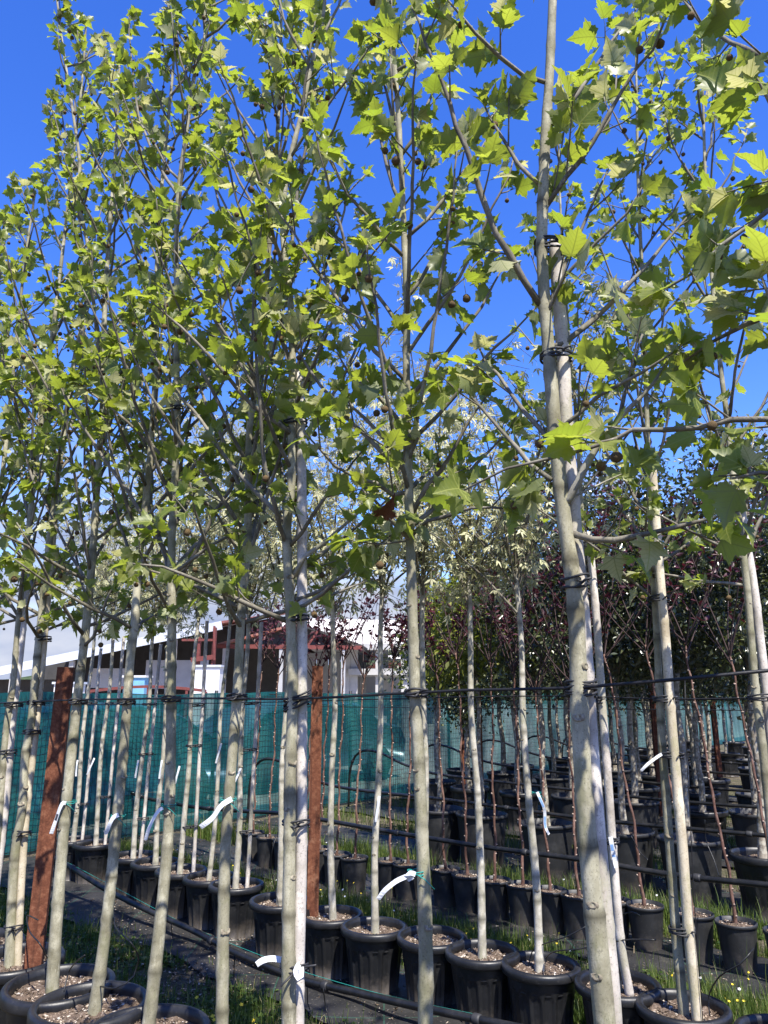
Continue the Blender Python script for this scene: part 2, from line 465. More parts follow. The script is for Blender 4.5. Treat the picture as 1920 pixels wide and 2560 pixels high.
def mk_net():
    m, nt = new_mat('shade_net')
    v = obj_coord(nt, shift=False)
    a = noise(nt, nd(nt, 'ShaderNodeMapping', {'Vector': v, 'Scale': (1.6, 1.6, 0.5)}).outputs[0], 1.5, 5, 0.6)
    s = noise(nt, nd(nt, 'ShaderNodeMapping', {'Vector': v, 'Scale': (9, 9, 0.8)}).outputs[0], 1.6, 5, 0.6)
    weave = noise(nt, v, 300, 2)
    col = ramp(nt, a, [(0.34, (0.003, 0.036, 0.044)), (0.50, (0.008, 0.092, 0.093)), (0.66, (0.030, 0.19, 0.178))])  # darker tones put the trees' shade into the teal
    col = mixc(nt, nd(nt, 'ShaderNodeMapRange', {'Value': s, 'From Min': 0.60, 'From Max': 0.74, 'To Max': 0.75}).outputs[0], col, (0.10, 0.28, 0.26))  # pale streaks painted as highlights on the wrinkles
    pr = nd(nt, 'ShaderNodeBsdfPrincipled', {'Base Color': col, 'Roughness': 0.42, 'Specular IOR Level': 0.4})
    bp = nd(nt, 'ShaderNodeBump', {'Height': s, 'Distance': 0.03, 'Strength': 0.6})
    nt.links.new(bp.outputs[0], pr.inputs['Normal'])
    tl = nd(nt, 'ShaderNodeBsdfTranslucent', {'Color': (0.02, 0.22, 0.21, 1)})
    m1 = nd(nt, 'ShaderNodeMixShader', {0: 0.3, 1: pr.outputs[0], 2: tl.outputs[0]})
    tp = nd(nt, 'ShaderNodeBsdfTransparent', {'Color': (0.75, 0.98, 0.95, 1)})
    ft = nd(nt, 'ShaderNodeMapRange', {'Value': a, 'From Min': 0.3, 'From Max': 0.7, 'To Min': 0.04, 'To Max': 0.30}).outputs[0]
    m2 = nd(nt, 'ShaderNodeMixShader', {0: ft, 1: m1.outputs[0], 2: tp.outputs[0]})
    nd(nt, 'ShaderNodeOutputMaterial', {'Surface': m2.outputs[0]})
    return m


M['net'] = mk_net()
M['concrete'] = plain('concrete', (0.40, 0.39, 0.37), 0.85, 0.15, 3)
M['panel'] = plain('grey_panel', (0.36, 0.36, 0.36), 0.6, 0.08, 4)
M['panel_dark'] = plain('dark_interior', (0.05, 0.048, 0.045), 0.8, 0.2, 3)
M['zinc'] = plain('zinc_sheet', (0.50, 0.53, 0.58), 0.4, 0.12, 5)
M['red_paint'] = plain('red_paint', (0.15, 0.042, 0.034), 0.55, 0.2, 8)
M['white_paint'] = plain('white_paint', (0.62, 0.61, 0.59), 0.5, 0.06, 5)
M['blue_paint'] = plain('blue_paint', (0.16, 0.36, 0.52), 0.5, 0.1, 5)
M['car_blue'] = plain('car_paint', (0.02, 0.045, 0.10), 0.25, 0.1, 4, 0.0, 0.3, 0.5)
M['car_grey'] = plain('car_paint_grey', (0.10, 0.13, 0.16), 0.25, 0.1, 4, 0.0, 0.3, 0.5)
M['tyre'] = plain('tyre', (0.02, 0.02, 0.02), 0.8, 0.2)
M['glass'] = plain('dark_glass', (0.02, 0.025, 0.03), 0.06, 0.05, 3, 0.0, 0.0, 0.5)
M['roof_tile'] = plain('orange_tiles', (0.50, 0.20, 0.095), 0.8, 0.2, 10, 0.02)
M['cream_roof'] = plain('cream_roof_sheet', (0.66, 0.61, 0.54), 0.6, 0.06, 5)
M['yard'] = plain('yard_gravel', (0.34, 0.32, 0.28), 0.9, 0.2, 2)


def mk_rusty_roof():
    m, nt = new_mat('rusty_roof_sheet')
    v = obj_coord(nt, shift=False)
    a = noise(nt, nd(nt, 'ShaderNodeMapping', {'Vector': v, 'Scale': (0.5, 3, 1)}).outputs[0], 1.2, 6, 0.65)
    col = ramp(nt, a, [(0.36, (0.16, 0.045, 0.03)), (0.54, (0.27, 0.10, 0.07)), (0.72, (0.45, 0.33, 0.28))])
    finish(nt, col, 0.6, a, 0.01, 0.4)
    return m


M['rusty_roof'] = mk_rusty_roof()


def mk_hill():
    m, nt = new_mat('wooded_hillside')
    v = obj_coord(nt, shift=False)
    a = noise(nt, v, 0.25, 6, 0.7)
    col = ramp(nt, a, [(0.35, (0.025, 0.045, 0.022)), (0.55, (0.06, 0.085, 0.038)), (0.75, (0.12, 0.14, 0.07))])
    finish(nt, col, 0.95, a, 2.0, 0.8, 0.1)
    return m


M['hill'] = mk_hill()


# ------------------------------------------------------------------ mesh helpers
class MB:
    def __init__(self):
        self.v = []; self.f = []; self.mi = []

    def add(self, vs, fs, mi=0):
        o = len(self.v)
        self.v.extend([tuple(p) for p in vs])
        self.f.extend([tuple(i + o for i in f) for f in fs])
        self.mi.extend([mi] * len(fs))

    def tube(self, pts, rad, n=6, mi=0, cap=True):
        pts = [Vector(p) for p in pts]
        if not hasattr(rad, '__len__'):
            rad = [rad] * len(pts)
        t0 = (pts[1] - pts[0]).normalized()
        ref = Vector((1, 0, 0)) if abs(t0.x) < 0.8 else Vector((0, 1, 0))
        x = t0.cross(ref).normalized()
        vs = []; fs = []
        for i, p in enumerate(pts):
            t = (pts[min(i + 1, len(pts) - 1)] - pts[max(i - 1, 0)])
            if t.length < 1e-9:
                t = t0.copy()
            t.normalize()
            x = (x - t * x.dot(t))
            if x.length < 1e-6:
                x = t.orthogonal()
            x.normalize()
            y = t.cross(x)
            for k in range(n):
                a = 2 * math.pi * k / n
                vs.append(p + (x * math.cos(a) + y * math.sin(a)) * rad[i])
        for i in range(len(pts) - 1):
            for k in range(n):
                k2 = (k + 1) % n
                fs.append((i * n + k, i * n + k2, (i + 1) * n + k2, (i + 1) * n + k))
        if cap:
            fs.append(tuple(range(n - 1, -1, -1)))
            fs.append(tuple((len(pts) - 1) * n + k for k in range(n)))
        self.add(vs, fs, mi)

    def box(self, c, size, rot=None, mi=0):
        c = Vector(c); hx, hy, hz = (s / 2 for s in size)
        vs = [Vector((x, y, z)) for x in (-hx, hx) for y in (-hy, hy) for z in (-hz, hz)]
        if rot is not None:
            vs = [rot @ p for p in vs]
        vs = [p + c for p in vs]
        self.add(vs, [(0, 1, 3, 2), (4, 6, 7, 5), (0, 4, 5, 1), (2, 3, 7, 6), (0, 2, 6, 4), (1, 5, 7, 3)], mi)

    def bar(self, a, b, w, d, mi=0, up=Vector((0, 0, 1))):
        a, b = Vector(a), Vector(b)
        t = (b - a).normalized()
        if abs(t.dot(up)) > 0.95:
            up = Vector((0, 1, 0))
        x = t.cross(up).normalized(); y = x.cross(t)
        rot = Matrix((x, t, y)).transposed()
        self.box((a + b) / 2, (w, (b - a).length, d), rot, mi)

    def lathe(self, prof, n=24, c=(0, 0, 0), axis=None, mi=0):
        c = Vector(c)
        q = Vector((0, 0, 1)).rotation_difference(axis) if axis is not None else None
        vs = []; fs = []
        for r, z in prof:
            for k in range(n):
                a = 2 * math.pi * k / n
                p = Vector((r * math.cos(a), r * math.sin(a), z))
                if q is not None:
                    p = q @ p
                vs.append(p + c)
        for i in range(len(prof) - 1):
            for k in range(n):
                k2 = (k + 1) % n
                fs.append((i * n + k, i * n + k2, (i + 1) * n + k2, (i + 1) * n + k))
        self.add(vs, fs, mi)

    def prism(self, poly, y0, y1, frame, mi=0):
        """poly in (x, z), extruded along y; frame maps local to world."""
        n = len(poly)
        vs = [frame @ Vector((x, y, z)) for y in (y0, y1) for x, z in poly]
        fs = [tuple(range(n - 1, -1, -1)), tuple(range(n, 2 * n))]
        fs += [(i, (i + 1) % n, n + (i + 1) % n, n + i) for i in range(n)]
        self.add(vs, fs, mi)

    def mesh(self, name, mats, smooth=True, off=None):
        me = bpy.data.meshes.new(name)
        if not isinstance(mats, (list, tuple)) and 1 in self.mi and hasattr(self, 'nodes_'):
            mats = [mats, M['knot']]
        vs = self.v
        if off is not None:
            vs = [(p[0] - off[0], p[1] - off[1], p[2] - off[2]) for p in vs]
        me.from_pydata(vs, [], self.f)
        if not isinstance(mats, (list, tuple)):
            mats = [mats]
        for m in mats:
            me.materials.append(m)
        if len(mats) > 1:
            me.polygons.foreach_set('material_index', self.mi)
        if smooth:
            me.polygons.foreach_set('use_smooth', [True] * len(me.polygons))
        if hasattr(self, 'nodes_'):
            at = me.attributes.new('node', 'FLOAT', 'POINT')
            at.data.foreach_set('value', self.nodes_ + [0.0] * (len(self.v) - len(self.nodes_)))
        me.update()
        return me


def link(name, me, parent=None, loc=None):
    o = bpy.data.objects.new(name, me)
    COL.objects.link(o)
    if parent is not None:
        o.parent = parent
    if loc is not None:
        o.location = loc
    return o


def tag(o, label=None, cat=None, group=None, kind=None):
    if label: o['label'] = label
    if cat: o['category'] = cat
    if group: o['group'] = group
    if kind: o['kind'] = kind
    return o


def empty(name, loc, label, cat, group=None):
    o = bpy.data.objects.new(name, None)
    o.empty_display_size = 0.1
    o.location = loc
    COL.objects.link(o)
    return tag(o, label, cat, group)


def np_mesh(name, verts, faces, mat, smooth=False):
    """one mesh out of numpy arrays; faces is m x 3 or m x 4"""
    me = bpy.data.meshes.new(name)
    nv, (nf, k) = len(verts), faces.shape
    me.vertices.add(nv)
    me.vertices.foreach_set('co', np.ascontiguousarray(verts, dtype=np.float32).ravel())
    me.loops.add(nf * k)
    me.loops.foreach_set('vertex_index', np.ascontiguousarray(faces, dtype=np.int32).ravel())
    me.polygons.add(nf)
    me.polygons.foreach_set('loop_start', np.arange(0, nf * k, k, dtype=np.int32))
    me.polygons.foreach_set('loop_total', np.full(nf, k, dtype=np.int32))
    if smooth:
        me.polygons.foreach_set('use_smooth', np.ones(nf, dtype=bool))
    me.materials.append(mat)
    me.update(calc_edges=True)
    return me


def catmull(pts, step):
    pts = [Vector(p) for p in pts]
    if len(pts) < 3:
        n = max(2, int((pts[-1] - pts[0]).length / step) + 1)
        return [pts[0].lerp(pts[-1], i / (n - 1)) for i in range(n)]
    out = []
    P = [pts[0] * 2 - pts[1]] + pts + [pts[-1] * 2 - pts[-2]]
    for i in range(1, len(P) - 2):
        a, b, c, d = P[i - 1], P[i], P[i + 1], P[i + 2]
        n = max(1, int((c - b).length / step))
        for k in range(n):
            t = k / n
            out.append(0.5 * ((2 * b) + (c - a) * t + (2 * a - 5 * b + 4 * c - d) * t * t + (3 * b - a - 3 * c + d) * t ** 3))
    out.append(pts[-1])
    return out


# ------------------------------------------------------------------ leaves
HALF = [(0.07, -0.06), (0.18, -0.055), (0.30, -0.12), (0.33, -0.03), (0.45, 0.0), (0.41, 0.09), (0.42, 0.17), (0.53, 0.18), (0.55, 0.28),
        (0.72, 0.40), (0.55, 0.42), (0.50, 0.50), (0.40, 0.46), (0.29, 0.50), (0.36, 0.63), (0.27, 0.66), (0.26, 0.79), (0.14, 0.83)]


def plane_leaf(seed):
    r = random.Random(seed)
    mid = [(0, 0), (0, 0.28), (0, 0.6), (0, 1.08)]
    fold = r.uniform(0.18, 0.62); droop = r.uniform(0.05, 0.6); twist = r.uniform(-0.25, 0.25)
    P0 = 0.42                                              # petiole length before the blade

    def lift(x, y):
        z = fold * abs(x) - droop * y * y * 0.6 - 0.35 * x * x * droop + twist * x * y
        return Vector((x, y + P0, z))
    vs = [lift(*m) for m in mid]
    fs = []; vein = [0.7, 0.8, 0.45, 0.2]
    for sg in (1, -1):
        i0 = len(vs)
        for k, (x, y) in enumerate(HALF):
            x2 = x * (1 + r.uniform(-0.07, 0.07)); y2 = y + r.uniform(-0.025, 0.025)
            p = lift(sg * x2, y2); p.z += r.uniform(-0.03, 0.03)
            vs.append(p); vein.append(0.0)
        # inner points on the side veins, so that the lobes fold a little along them
        ia = len(vs); vs.append(lift(sg * 0.30, 0.30) + Vector((0, 0, -0.03))); vein.append(0.55)
        ib = len(vs); vs.append(lift(sg * 0.2, 0.05) + Vector((0, 0, -0.02))); vein.append(0.4)
        L = list(range(i0, i0 + len(HALF)))
        tri = [(0, L[0], ib), (L[0], L[1], ib), (L[1], L[2], ib), (L[2], L[3], ib), (L[3], L[4], ib), (L[4], L[5], ib), (L[5], L[6], ib), (0, ib, 1), (ib, ia, 1), (ib, L[6], ia)]
        tri += [(L[k], L[k + 1], ia) for k in range(6, 13)]
        tri += [(ia, L[13], 1), (L[13], 2, 1), (L[13], L[14], 2), (L[14], L[15], 2), (L[15], L[16], 2), (L[16], L[17], 2), (L[17], 3, 2)]
        fs += [t if sg > 0 else (t[0], t[2], t[1]) for t in tri]
    # petiole
    i0 = len(vs)
    for y in (0, P0):
        zz = 0.04 * math.sin(y / P0 * 3.0)
        for k in range(3):
            a = 2.1 * k
            vs.append(Vector((0.014 * math.cos(a), y, 0.014 * math.sin(a) + zz * 0))); vein.append(0.6)
    fs += [(i0 + k, i0 + (k + 1) % 3, i0 + 3 + (k + 1) % 3, i0 + 3 + k) for k in range(3)]
    me = bpy.data.meshes.new('plane_leaf')
    me.from_pydata([tuple(v) for v in vs], [], fs)
    me.polygons.foreach_set('use_smooth', [True] * len(fs))
    # the lower side faces -z: keep every face's normal up
    at = me.attributes.new('vein', 'FLOAT', 'POINT')
    at.data.foreach_set('value', vein)
    lc = me.attributes.new('lc', 'FLOAT_VECTOR', 'POINT')
    lc.data.foreach_set('vector', [c for v in vs for c in v])
    me.update()
    return me


def slim_leaf(seed, n_leaflets, w, l, name):
    """a leaf of n narrow leaflets (1 = simple leaf), each folded along its midrib"""
    r = random.Random(seed)
    vs = []; fs = []; vein = []

    def leaflet(base, ang, ln, wd):
        o = len(vs)
        ca, sa = math.cos(ang), math.sin(ang)
        dr = r.uniform(0.1, 0.45)
        pts = [(0, 0, 0), (wd * 0.5, ln * 0.35, 0.16 * wd), (wd * 0.36, ln * 0.66, 0.12 * wd), (0, ln, 0), (-wd * 0.36, ln * 0.66, 0.12 * wd), (-wd * 0.5, ln * 0.35, 0.16 * wd), (0, ln * 0.5, 0)]
        for x, y, z in pts:
            z -= dr * (y / ln) ** 2 * ln * 0.5
            vs.append((base[0] + x * ca + y * sa, base[1] - x * sa + y * ca, z)); vein.append(0.5 if x == 0 else 0.0)
        fs.extend([(o, o + 1, o + 6), (o + 1, o + 2, o + 6), (o + 2, o + 3, o + 6), (o + 3, o + 4, o + 6), (o + 4, o + 5, o + 6), (o + 5, o, o + 6)])
    if n_leaflets == 1:
        leaflet((0, 0.12), 0, l, w)
    else:
        leaflet((0, 0.55), r.uniform(-0.2, 0.2), l, w)
        for k in range((n_leaflets - 1) // 2):
            y = 0.52 - 0.24 * k
            leaflet((0.01, y), r.uniform(0.6, 1.1), l * r.uniform(0.75, 1), w)
            leaflet((-0.01, y), -r.uniform(0.6, 1.1), l * r.uniform(0.75, 1), w)
        o = len(vs)
        vs.extend([(0.008, 0, 0), (-0.008, 0, 0), (-0.006, 0.56, 0), (0.006, 0.56, 0)]); vein.extend([0.3] * 4)
        fs.append((o, o + 3, o + 2, o + 1))
    me = bpy.data.meshes.new(name)
    me.from_pydata(vs, [], fs)
    at = me.attributes.new('vein', 'FLOAT', 'POINT')
    at.data.foreach_set('value', vein)
    me.update()
    return me


def leaf_set(kind, meshes, mat):
    out = []
    for me in meshes:
        me.materials.append(mat)
        n = len(me.vertices)
        co = np.empty(n * 3, np.float32); me.vertices.foreach_get('co', co)
        vn = np.empty(n, np.float32); me.attributes['vein'].data.foreach_get('value', vn)
        me.calc_loop_triangles()
        t = np.empty(len(me.loop_triangles) * 3, np.int32); me.loop_triangles.foreach_get('vertices', t)
        out.append((me, co.reshape(-1, 3), t.reshape(-1, 3), vn))
    return out


LEAVES = {
    'plane': leaf_set('plane', [plane_leaf(i) for i in range(8)], M['leaf_plane']),
    'maple': leaf_set('maple', [slim_leaf(i, 5 if i % 2 else 3, 0.17, 0.60, 'maple_leaf') for i in range(6)], M['leaf_maple']),
    'plum': leaf_set('plum', [slim_leaf(40 + i, 1, 0.46, 1.0, 'plum_leaf') for i in range(5)], M['leaf_plum']),
    'oak': leaf_set('oak', [slim_leaf(60 + i, 1, 0.5, 1.0, 'oak_leaf') for i in range(4)], M['leaf_oak']),
    'yellow': leaf_set('yellow', [slim_leaf(80 + i, 1, 0.55, 1.0, 'broad_leaf') for i in range(4)], M['leaf_yellow']),
}
SUNV = np.array(sun_pos)


def put_leaves(root, base, kind, L, limit=300, stuff='foliage'):
    """L: list of (pos, direction, normal, size). The largest in view become one object each, the others one mass."""
    sets = LEAVES[kind]
    rated = []
    for it in L:
        pr = project(it[0])
        inside = pr is not None and -60 < pr[0] < 1980 and -60 < pr[1] < 2600
        rated.append((it[3] / pr[2] if inside else -1.0, it))
    order = sorted(range(len(rated)), key=lambda i: -rated[i][0])
    rest = []
    for rank, i in enumerate(order):
        sc, (p, d, n, size) = rated[i]
        Y = Vector(d).normalized(); N = Vector(n)
        N = (N - Y * N.dot(Y))
        if N.length < 1e-4: N = Y.orthogonal()
        N.normalize(); X = Y.cross(N)
        k = random.randrange(len(sets))
        q = Vector(p) - base
        if rank < limit and sc > 0:
            o = bpy.data.objects.new('leaf', sets[k][0])
            o.parent = root
            o.matrix_basis = Matrix(((X.x * size, Y.x * size, N.x * size, q.x), (X.y * size, Y.y * size, N.y * size, q.y), (X.z * size, Y.z * size, N.z * size, q.z), (0, 0, 0, 1)))
            COL.objects.link(o)
        else:
            rest.append((k, np.array((X, Y, N)) * size, np.array(q)))
    if rest:
        VV = []; FF = []; AA = []; off = 0
        for k, m3, q in rest:
            _, co, tr, vn = sets[k]
            VV.append(co @ m3 + q); FF.append(tr + off); AA.append(vn); off += len(co)
        me = np_mesh(stuff, np.concatenate(VV), np.concatenate(FF), sets[0][0].materials[0], True)
        at = me.attributes.new('vein', 'FLOAT', 'POINT')
        at.data.foreach_set('value', np.concatenate(AA))
        if kind == 'plane':
            lc = me.attributes.new('lc', 'FLOAT_VECTOR', 'POINT')
            lc.data.foreach_set('vector', np.concatenate([sets[k][1] for k, _, _ in rest]).ravel())
        o = link(stuff, me, root)
        o['kind'] = 'stuff'


def rand_unit():
    v = rng.normal(size=3)
    return Vector(v / np.linalg.norm(v))


def leaf_at(L, p, out, size, up=0.55, spread=0.85, droop=0.25):
    d = (Vector(out) * 0.9 + rand_unit() * 0.75 + Vector((0, 0, -droop)))
    n = Vector((0, 0, up)) + rand_unit() * spread + sun_pos * 0.25
    L.append((Vector(p), d, n, size))


def seed_ball_mesh(seed):
    r = random.Random(seed)
    b = MB()
    ln = r.uniform(2.2, 4.5)
    b.tube([(0, 0, 0), (r.uniform(-.3, .3), r.uniform(-.3, .3), -ln * 0.5), (0, 0, -ln)], 0.07, 4, 1, False)
    n, m = 10, 7
    vs = []
    for i in range(m + 1):
        th = math.pi * i / m
        for k in range(n):
            a = 2 * math.pi * k / n + (0.3 if i % 2 else 0)
            rr = 1 + r.uniform(-0.06, 0.10)
            vs.append((rr * math.sin(th) * math.cos(a), rr * math.sin(th) * math.sin(a), rr * math.cos(th) - ln - 0.9))
    fs = [(i * n + k, (i + 1) * n + k, (i + 1) * n + (k + 1) % n, i * n + (k + 1) % n) for i in range(m) for k in range(n)]
    b.add(vs, fs, 0)
    return b.mesh('seed_ball', [M['ball'], M['stalk']])


BALLS = [seed_ball_mesh(i) for i in range(4)]


# ------------------------------------------------------------------ trees
def knot(b, p, n, r):
    prof = [(1.7, -0.25), (1.45, 0.06), (1.12, 0.22), (0.86, 0.24), (0.72, 0.10), (0.45, 0.12), (0.36, 0.02), (0.0, 0.04)]
    i0 = len(b.v); q = Vector(n).normalized()
    b.lathe([(x * r, z * r) for x, z in prof], 12, p, q, 1)
    kr = random.Random(i0)
    for i in range(i0, len(b.v)):                          # healed unevenly: squashed and lumpy
        d = Vector(b.v[i]) - Vector(p); d.z *= 0.72
        b.v[i] = tuple(Vector(p) + d * kr.uniform(0.9, 1.12))


def trunk_mesh(pts, r0, r1, node, seed, n=12, flare=1.15, knots=4, knot_top=1.0, ring=0.10):
    """tapered stem with raised nodes every `node` metres and healed branch knots"""
    rr = random.Random(seed)
    line = catmull(pts, 0.022)
    total = sum((line[i + 1] - line[i]).length for i in range(len(line) - 1))
    b = MB(); rad = []; out = []; s = 0.0; nxt = node * rr.uniform(0.3, 1)
    wob = [rr.uniform(0, 6) for _ in range(4)]
    nodes = []
    while nxt < total:
        nodes.append(nxt); nxt += node * rr.uniform(0.6, 1.4)
    for i, p in enumerate(line):
        if i: s += (line[i] - line[i - 1]).length
        t = s / total
        r = r0 + (r1 - r0) * t ** 0.9
        r *= 1 + (flare - 1) * math.exp(-s / 0.05)
        for q in nodes:
            dq = abs(s - q)
            if dq < 0.05: r *= 1 + ring * math.exp(-(dq / 0.011) ** 2)
        r *= 1 + 0.02 * math.sin(9 * s + wob[0]) + 0.015 * math.sin(23 * s + wob[1])
        rad.append(r)
        out.append(p + Vector((math.sin(3.1 * s + wob[2]), math.sin(2.7 * s + wob[3]), 0)) * 0.12 * r0)
    b.tube(out, rad, n)
    b.nodes_ = []
    s2 = 0.0
    for i, p in enumerate(line):
        if i: s2 += (line[i] - line[i - 1]).length
        b.nodes_ += [max([0.0] + [math.exp(-((s2 - q - 0.006) / 0.009) ** 2) for q in nodes if abs(s2 - q) < 0.05])] * n
    for _ in range(knots):
        i = rr.randrange(len(out) // 12, max(len(out) // 12 + 1, int(len(out) * knot_top) - 1))
        a = rr.uniform(-2.6, -0.5)
        nrm = Vector((math.cos(a), math.sin(a), rr.uniform(0.0, 0.5)))
        knot(b, out[i] + nrm.normalized() * rad[i] * 0.95, nrm, rad[i] * rr.uniform(0.32, 0.55))
    return b, out, rad


def grow_branch(p, az, el, ln, bend, seed):
    rr = random.Random(seed)
    pts = [Vector(p)]
    n = 6
    for i in range(n):
        e = el + bend * (i / n) + rr.uniform(-0.10, 0.10)
        az += rr.uniform(-0.16, 0.16)
        d = Vector((math.cos(az) * math.cos(e), math.sin(az) * math.cos(e), math.sin(e)))
        pts.append(pts[-1] + d * ln / n)
    return pts


def dress_branch(b, L, balls, pts, r, leaf, seed, first=0.22, gap=0.115, twig=(0.08, 0.26), dens=1.0, ball_p=0.05, tubes=6):
    """branch with alternate side twigs, leaves along both, now and then a hanging seed ball"""
    rr = random.Random(seed)
    line = catmull(pts, 0.06)
    n = len(line)
    rad = [r * (1 - i / (n - 1)) ** 0.75 + 0.0022 for i in range(n)]
    for i in range(1, n):
        line[i] = line[i] + Vector((rr.uniform(-1, 1), rr.uniform(-1, 1), rr.uniform(-1, 1))) * 0.004
    for i in range(2, n, 2):
        rad[i] *= 1.12
    b.tube(line, rad, tubes)
    total = (n - 1) * 0.06
    s = first * total; side = rr.choice((-1, 1))
    while s < total:
        i = min(n - 2, int(s / 0.06))
        t = (line[i + 1] - line[i]).normalized()
        ax = t.cross(Vector((0, 0, 1)))
        if ax.length < 0.1: ax = Vector((1, 0, 0))
        ax.normalize()
        side = -side
        roll = rr.uniform(-0.9, 0.9)
        out = ax * side * math.cos(roll) + t.cross(ax) * math.sin(roll)
        d = (out * 0.8 + t * 0.75 + Vector((0, 0, 0.12))).normalized()
        frac = s / total
        ln = rr.uniform(*twig) * (1.15 - 0.5 * frac)
        if rr.random() < 0.66:
            e1 = line[i] + d * ln * 0.5; e2 = e1 + (d + Vector((0, 0, rr.uniform(-0.1, 0.35)))).normalized() * ln * 0.5
            b.tube([line[i], e1, e2], [0.0029, 0.0024, 0.0016], 4, cap=False)
            m = max(1, int(round((2 + ln * 14) * dens * rr.uniform(0.7, 1.2))))
            for k in range(m):
                f = 0.35 + 0.65 * (k + 1) / m
                pp = line[i].lerp(e1, f * 2) if f < 0.5 else e1.lerp(e2, f * 2 - 1)
                tip = k >= m - 1
                sz = leaf * rr.uniform(0.55, 1.15) * (0.75 if tip else 1)
                leaf_at(L, pp, d + out * rr.uniform(-0.6, 0.6), sz)
            if rr.random() < ball_p * 3: balls.append((e1, rr.uniform(0.6, 1.15)))
        else:
            for _ in range(1 + (rr.random() < 0.6 * dens)):
                leaf_at(L, line[i], out, leaf * rr.uniform(0.6, 1.2))
        if rr.random() < ball_p: balls.append((line[i], rr.uniform(0.6, 1.15)))
        s += gap * rr.uniform(0.7, 1.35)
    tip = line[-1]; t = (line[-1] - line[-2]).normalized()
    for k in range(int(3 + 2 * dens)):
        leaf_at(L, tip - t * rr.uniform(0, 0.05), t * 0.6 + rand_unit() * 0.6, leaf * rr.uniform(0.45, 0.95))


def plane_tree(label, path, r0, r1, seed, made=(), h0=2.05, n_br=20, leaf=0.075, reach=0.85, group='plane trees in the front row', dens=1.0, skip=None, knots=5, ball_p=0.06, limit=300, el=(0.72, 1.12), top=None):
    rr = random.Random(seed)
    base = Vector(path[0])
    root = empty('plane_tree', base, label, 'tree', group)
    b, line, rad = trunk_mesh(path, r0, r1, 0.17, seed, knots=knots, knot_top=0.45, ring=0.15)
    link('trunk', b.mesh('trunk', M['plane_bark'], off=base), root)
    L = []; balls = []
    jobs = []
    for k, (pts, r) in enumerate(made):
        jobs.append((pts, r * 0.66, 1.15))
    ztop = line[-1].z
    az = rr.uniform(0, 6.28)
    for k in range(n_br):
        f = ((k + rr.uniform(0.0, 0.7)) / n_br) ** 1.5
        z = h0 + (ztop - 0.12 - h0) * f
        i = min(range(len(line)), key=lambda j: abs(line[j].z - z))
        az += 2.399 + rr.uniform(-0.5, 0.5)
        if skip and skip(az % 6.2832, z): continue
        ln = (reach * (1 - f) ** 0.9 + 0.20) * rr.uniform(0.75, 1.2)
        pts = grow_branch(line[i], az, rr.uniform(*el) * (1 + 0.12 * f), ln, rr.uniform(0.05, 0.4), seed * 91 + k)
        if k < n_br * 0.22 and rr.random() < 0.5:          # the lowest side shoots stand flatter and droop at the tips
            pts = grow_branch(line[i] - Vector((0, 0, 0.15)), az, rr.uniform(0.25, 0.75), ln * 0.6, rr.uniform(-0.3, 0.2), seed * 91 + k)
        jobs.append((pts, max(0.0045, min(rad[i] * 0.42, 0.0032 + 0.0036 * ln)), 1.0))
    # the leader goes on as the topmost twig
    for k, (pts, r, _) in enumerate(jobs):
        bb = MB()
        dress_branch(bb, L, balls, pts, r, leaf, seed * 57 + k, dens=dens, ball_p=ball_p)
        link('branch', bb.mesh('branch', M['branch_bark'] if r > 0.0078 else M['twig_bark'], off=base), root)
    for _ in range(6):
        leaf_at(L, line[-1], rand_unit() + Vector((0, 0, 0.5)), leaf * rr.uniform(0.5, 1))
    put_leaves(root, base, 'plane', L, limit)
    for p, s in balls:
        o = link('seed_ball', rr.choice(BALLS), root, p - base)
        o.scale = (0.0118 * s,) * 3
        o.rotation_euler = (rr.uniform(-0.15, 0.15), rr.uniform(-0.15, 0.15), rr.uniform(0, 6))
    return root


def poly_y(px, y, dy=0.0):
    """pixel path -> points, receding or nearing by dy from first to last"""
    n = len(px) - 1
    return [on_y(x, yy, y + dy * i / max(1, n)) for i, (x, yy) in enumerate(px)]


# ------------------------------------------------------------------ the setting
def grid_sheet(name, s0, s1, q0, q1, ns, nq, z, mat, bump=0.0, ragged=0.0, kind='structure', seed=0):
    r = np.random.default_rng(seed)
    S = np.linspace(s0, s1, ns); Q = np.linspace(0, 1, nq)
    e0 = q0 + ragged * np.convolve(r.normal(size=ns + 8), np.ones(9) / 3, 'same')[4:-4]
    e1 = q1 + ragged * np.convolve(r.normal(size=ns + 8), np.ones(9) / 3, 'same')[4:-4]
    ss = np.repeat(S[:, None], nq, 1); qq = e0[:, None] + (e1 - e0)[:, None] * Q[None, :]
    ph = r.uniform(0, 6, 6)
    zz = z + bump * (np.sin(ss * 5.1 + ph[0]) * np.sin(qq * 9 + ph[1]) + 0.6 * np.sin(ss * 13 + ph[2] + 3 * qq) + 0.4 * np.sin(qq * 23 + ph[3] + ss * 2)) + bump * 2
    x = ss * U.x + qq * V.x; y = ss * U.y + qq * V.y
    vs = np.stack([x, y, zz], -1).reshape(-1, 3)
    i = np.arange((ns - 1) * nq).reshape(ns - 1, nq)[:, :-1].ravel()
    fs = np.stack([i, i + 1, i + nq + 1, i + nq], 1)
    o = link(name, np_mesh(name, vs, fs[:, ::-1], mat, True))
    o['kind'] = kind
    return o


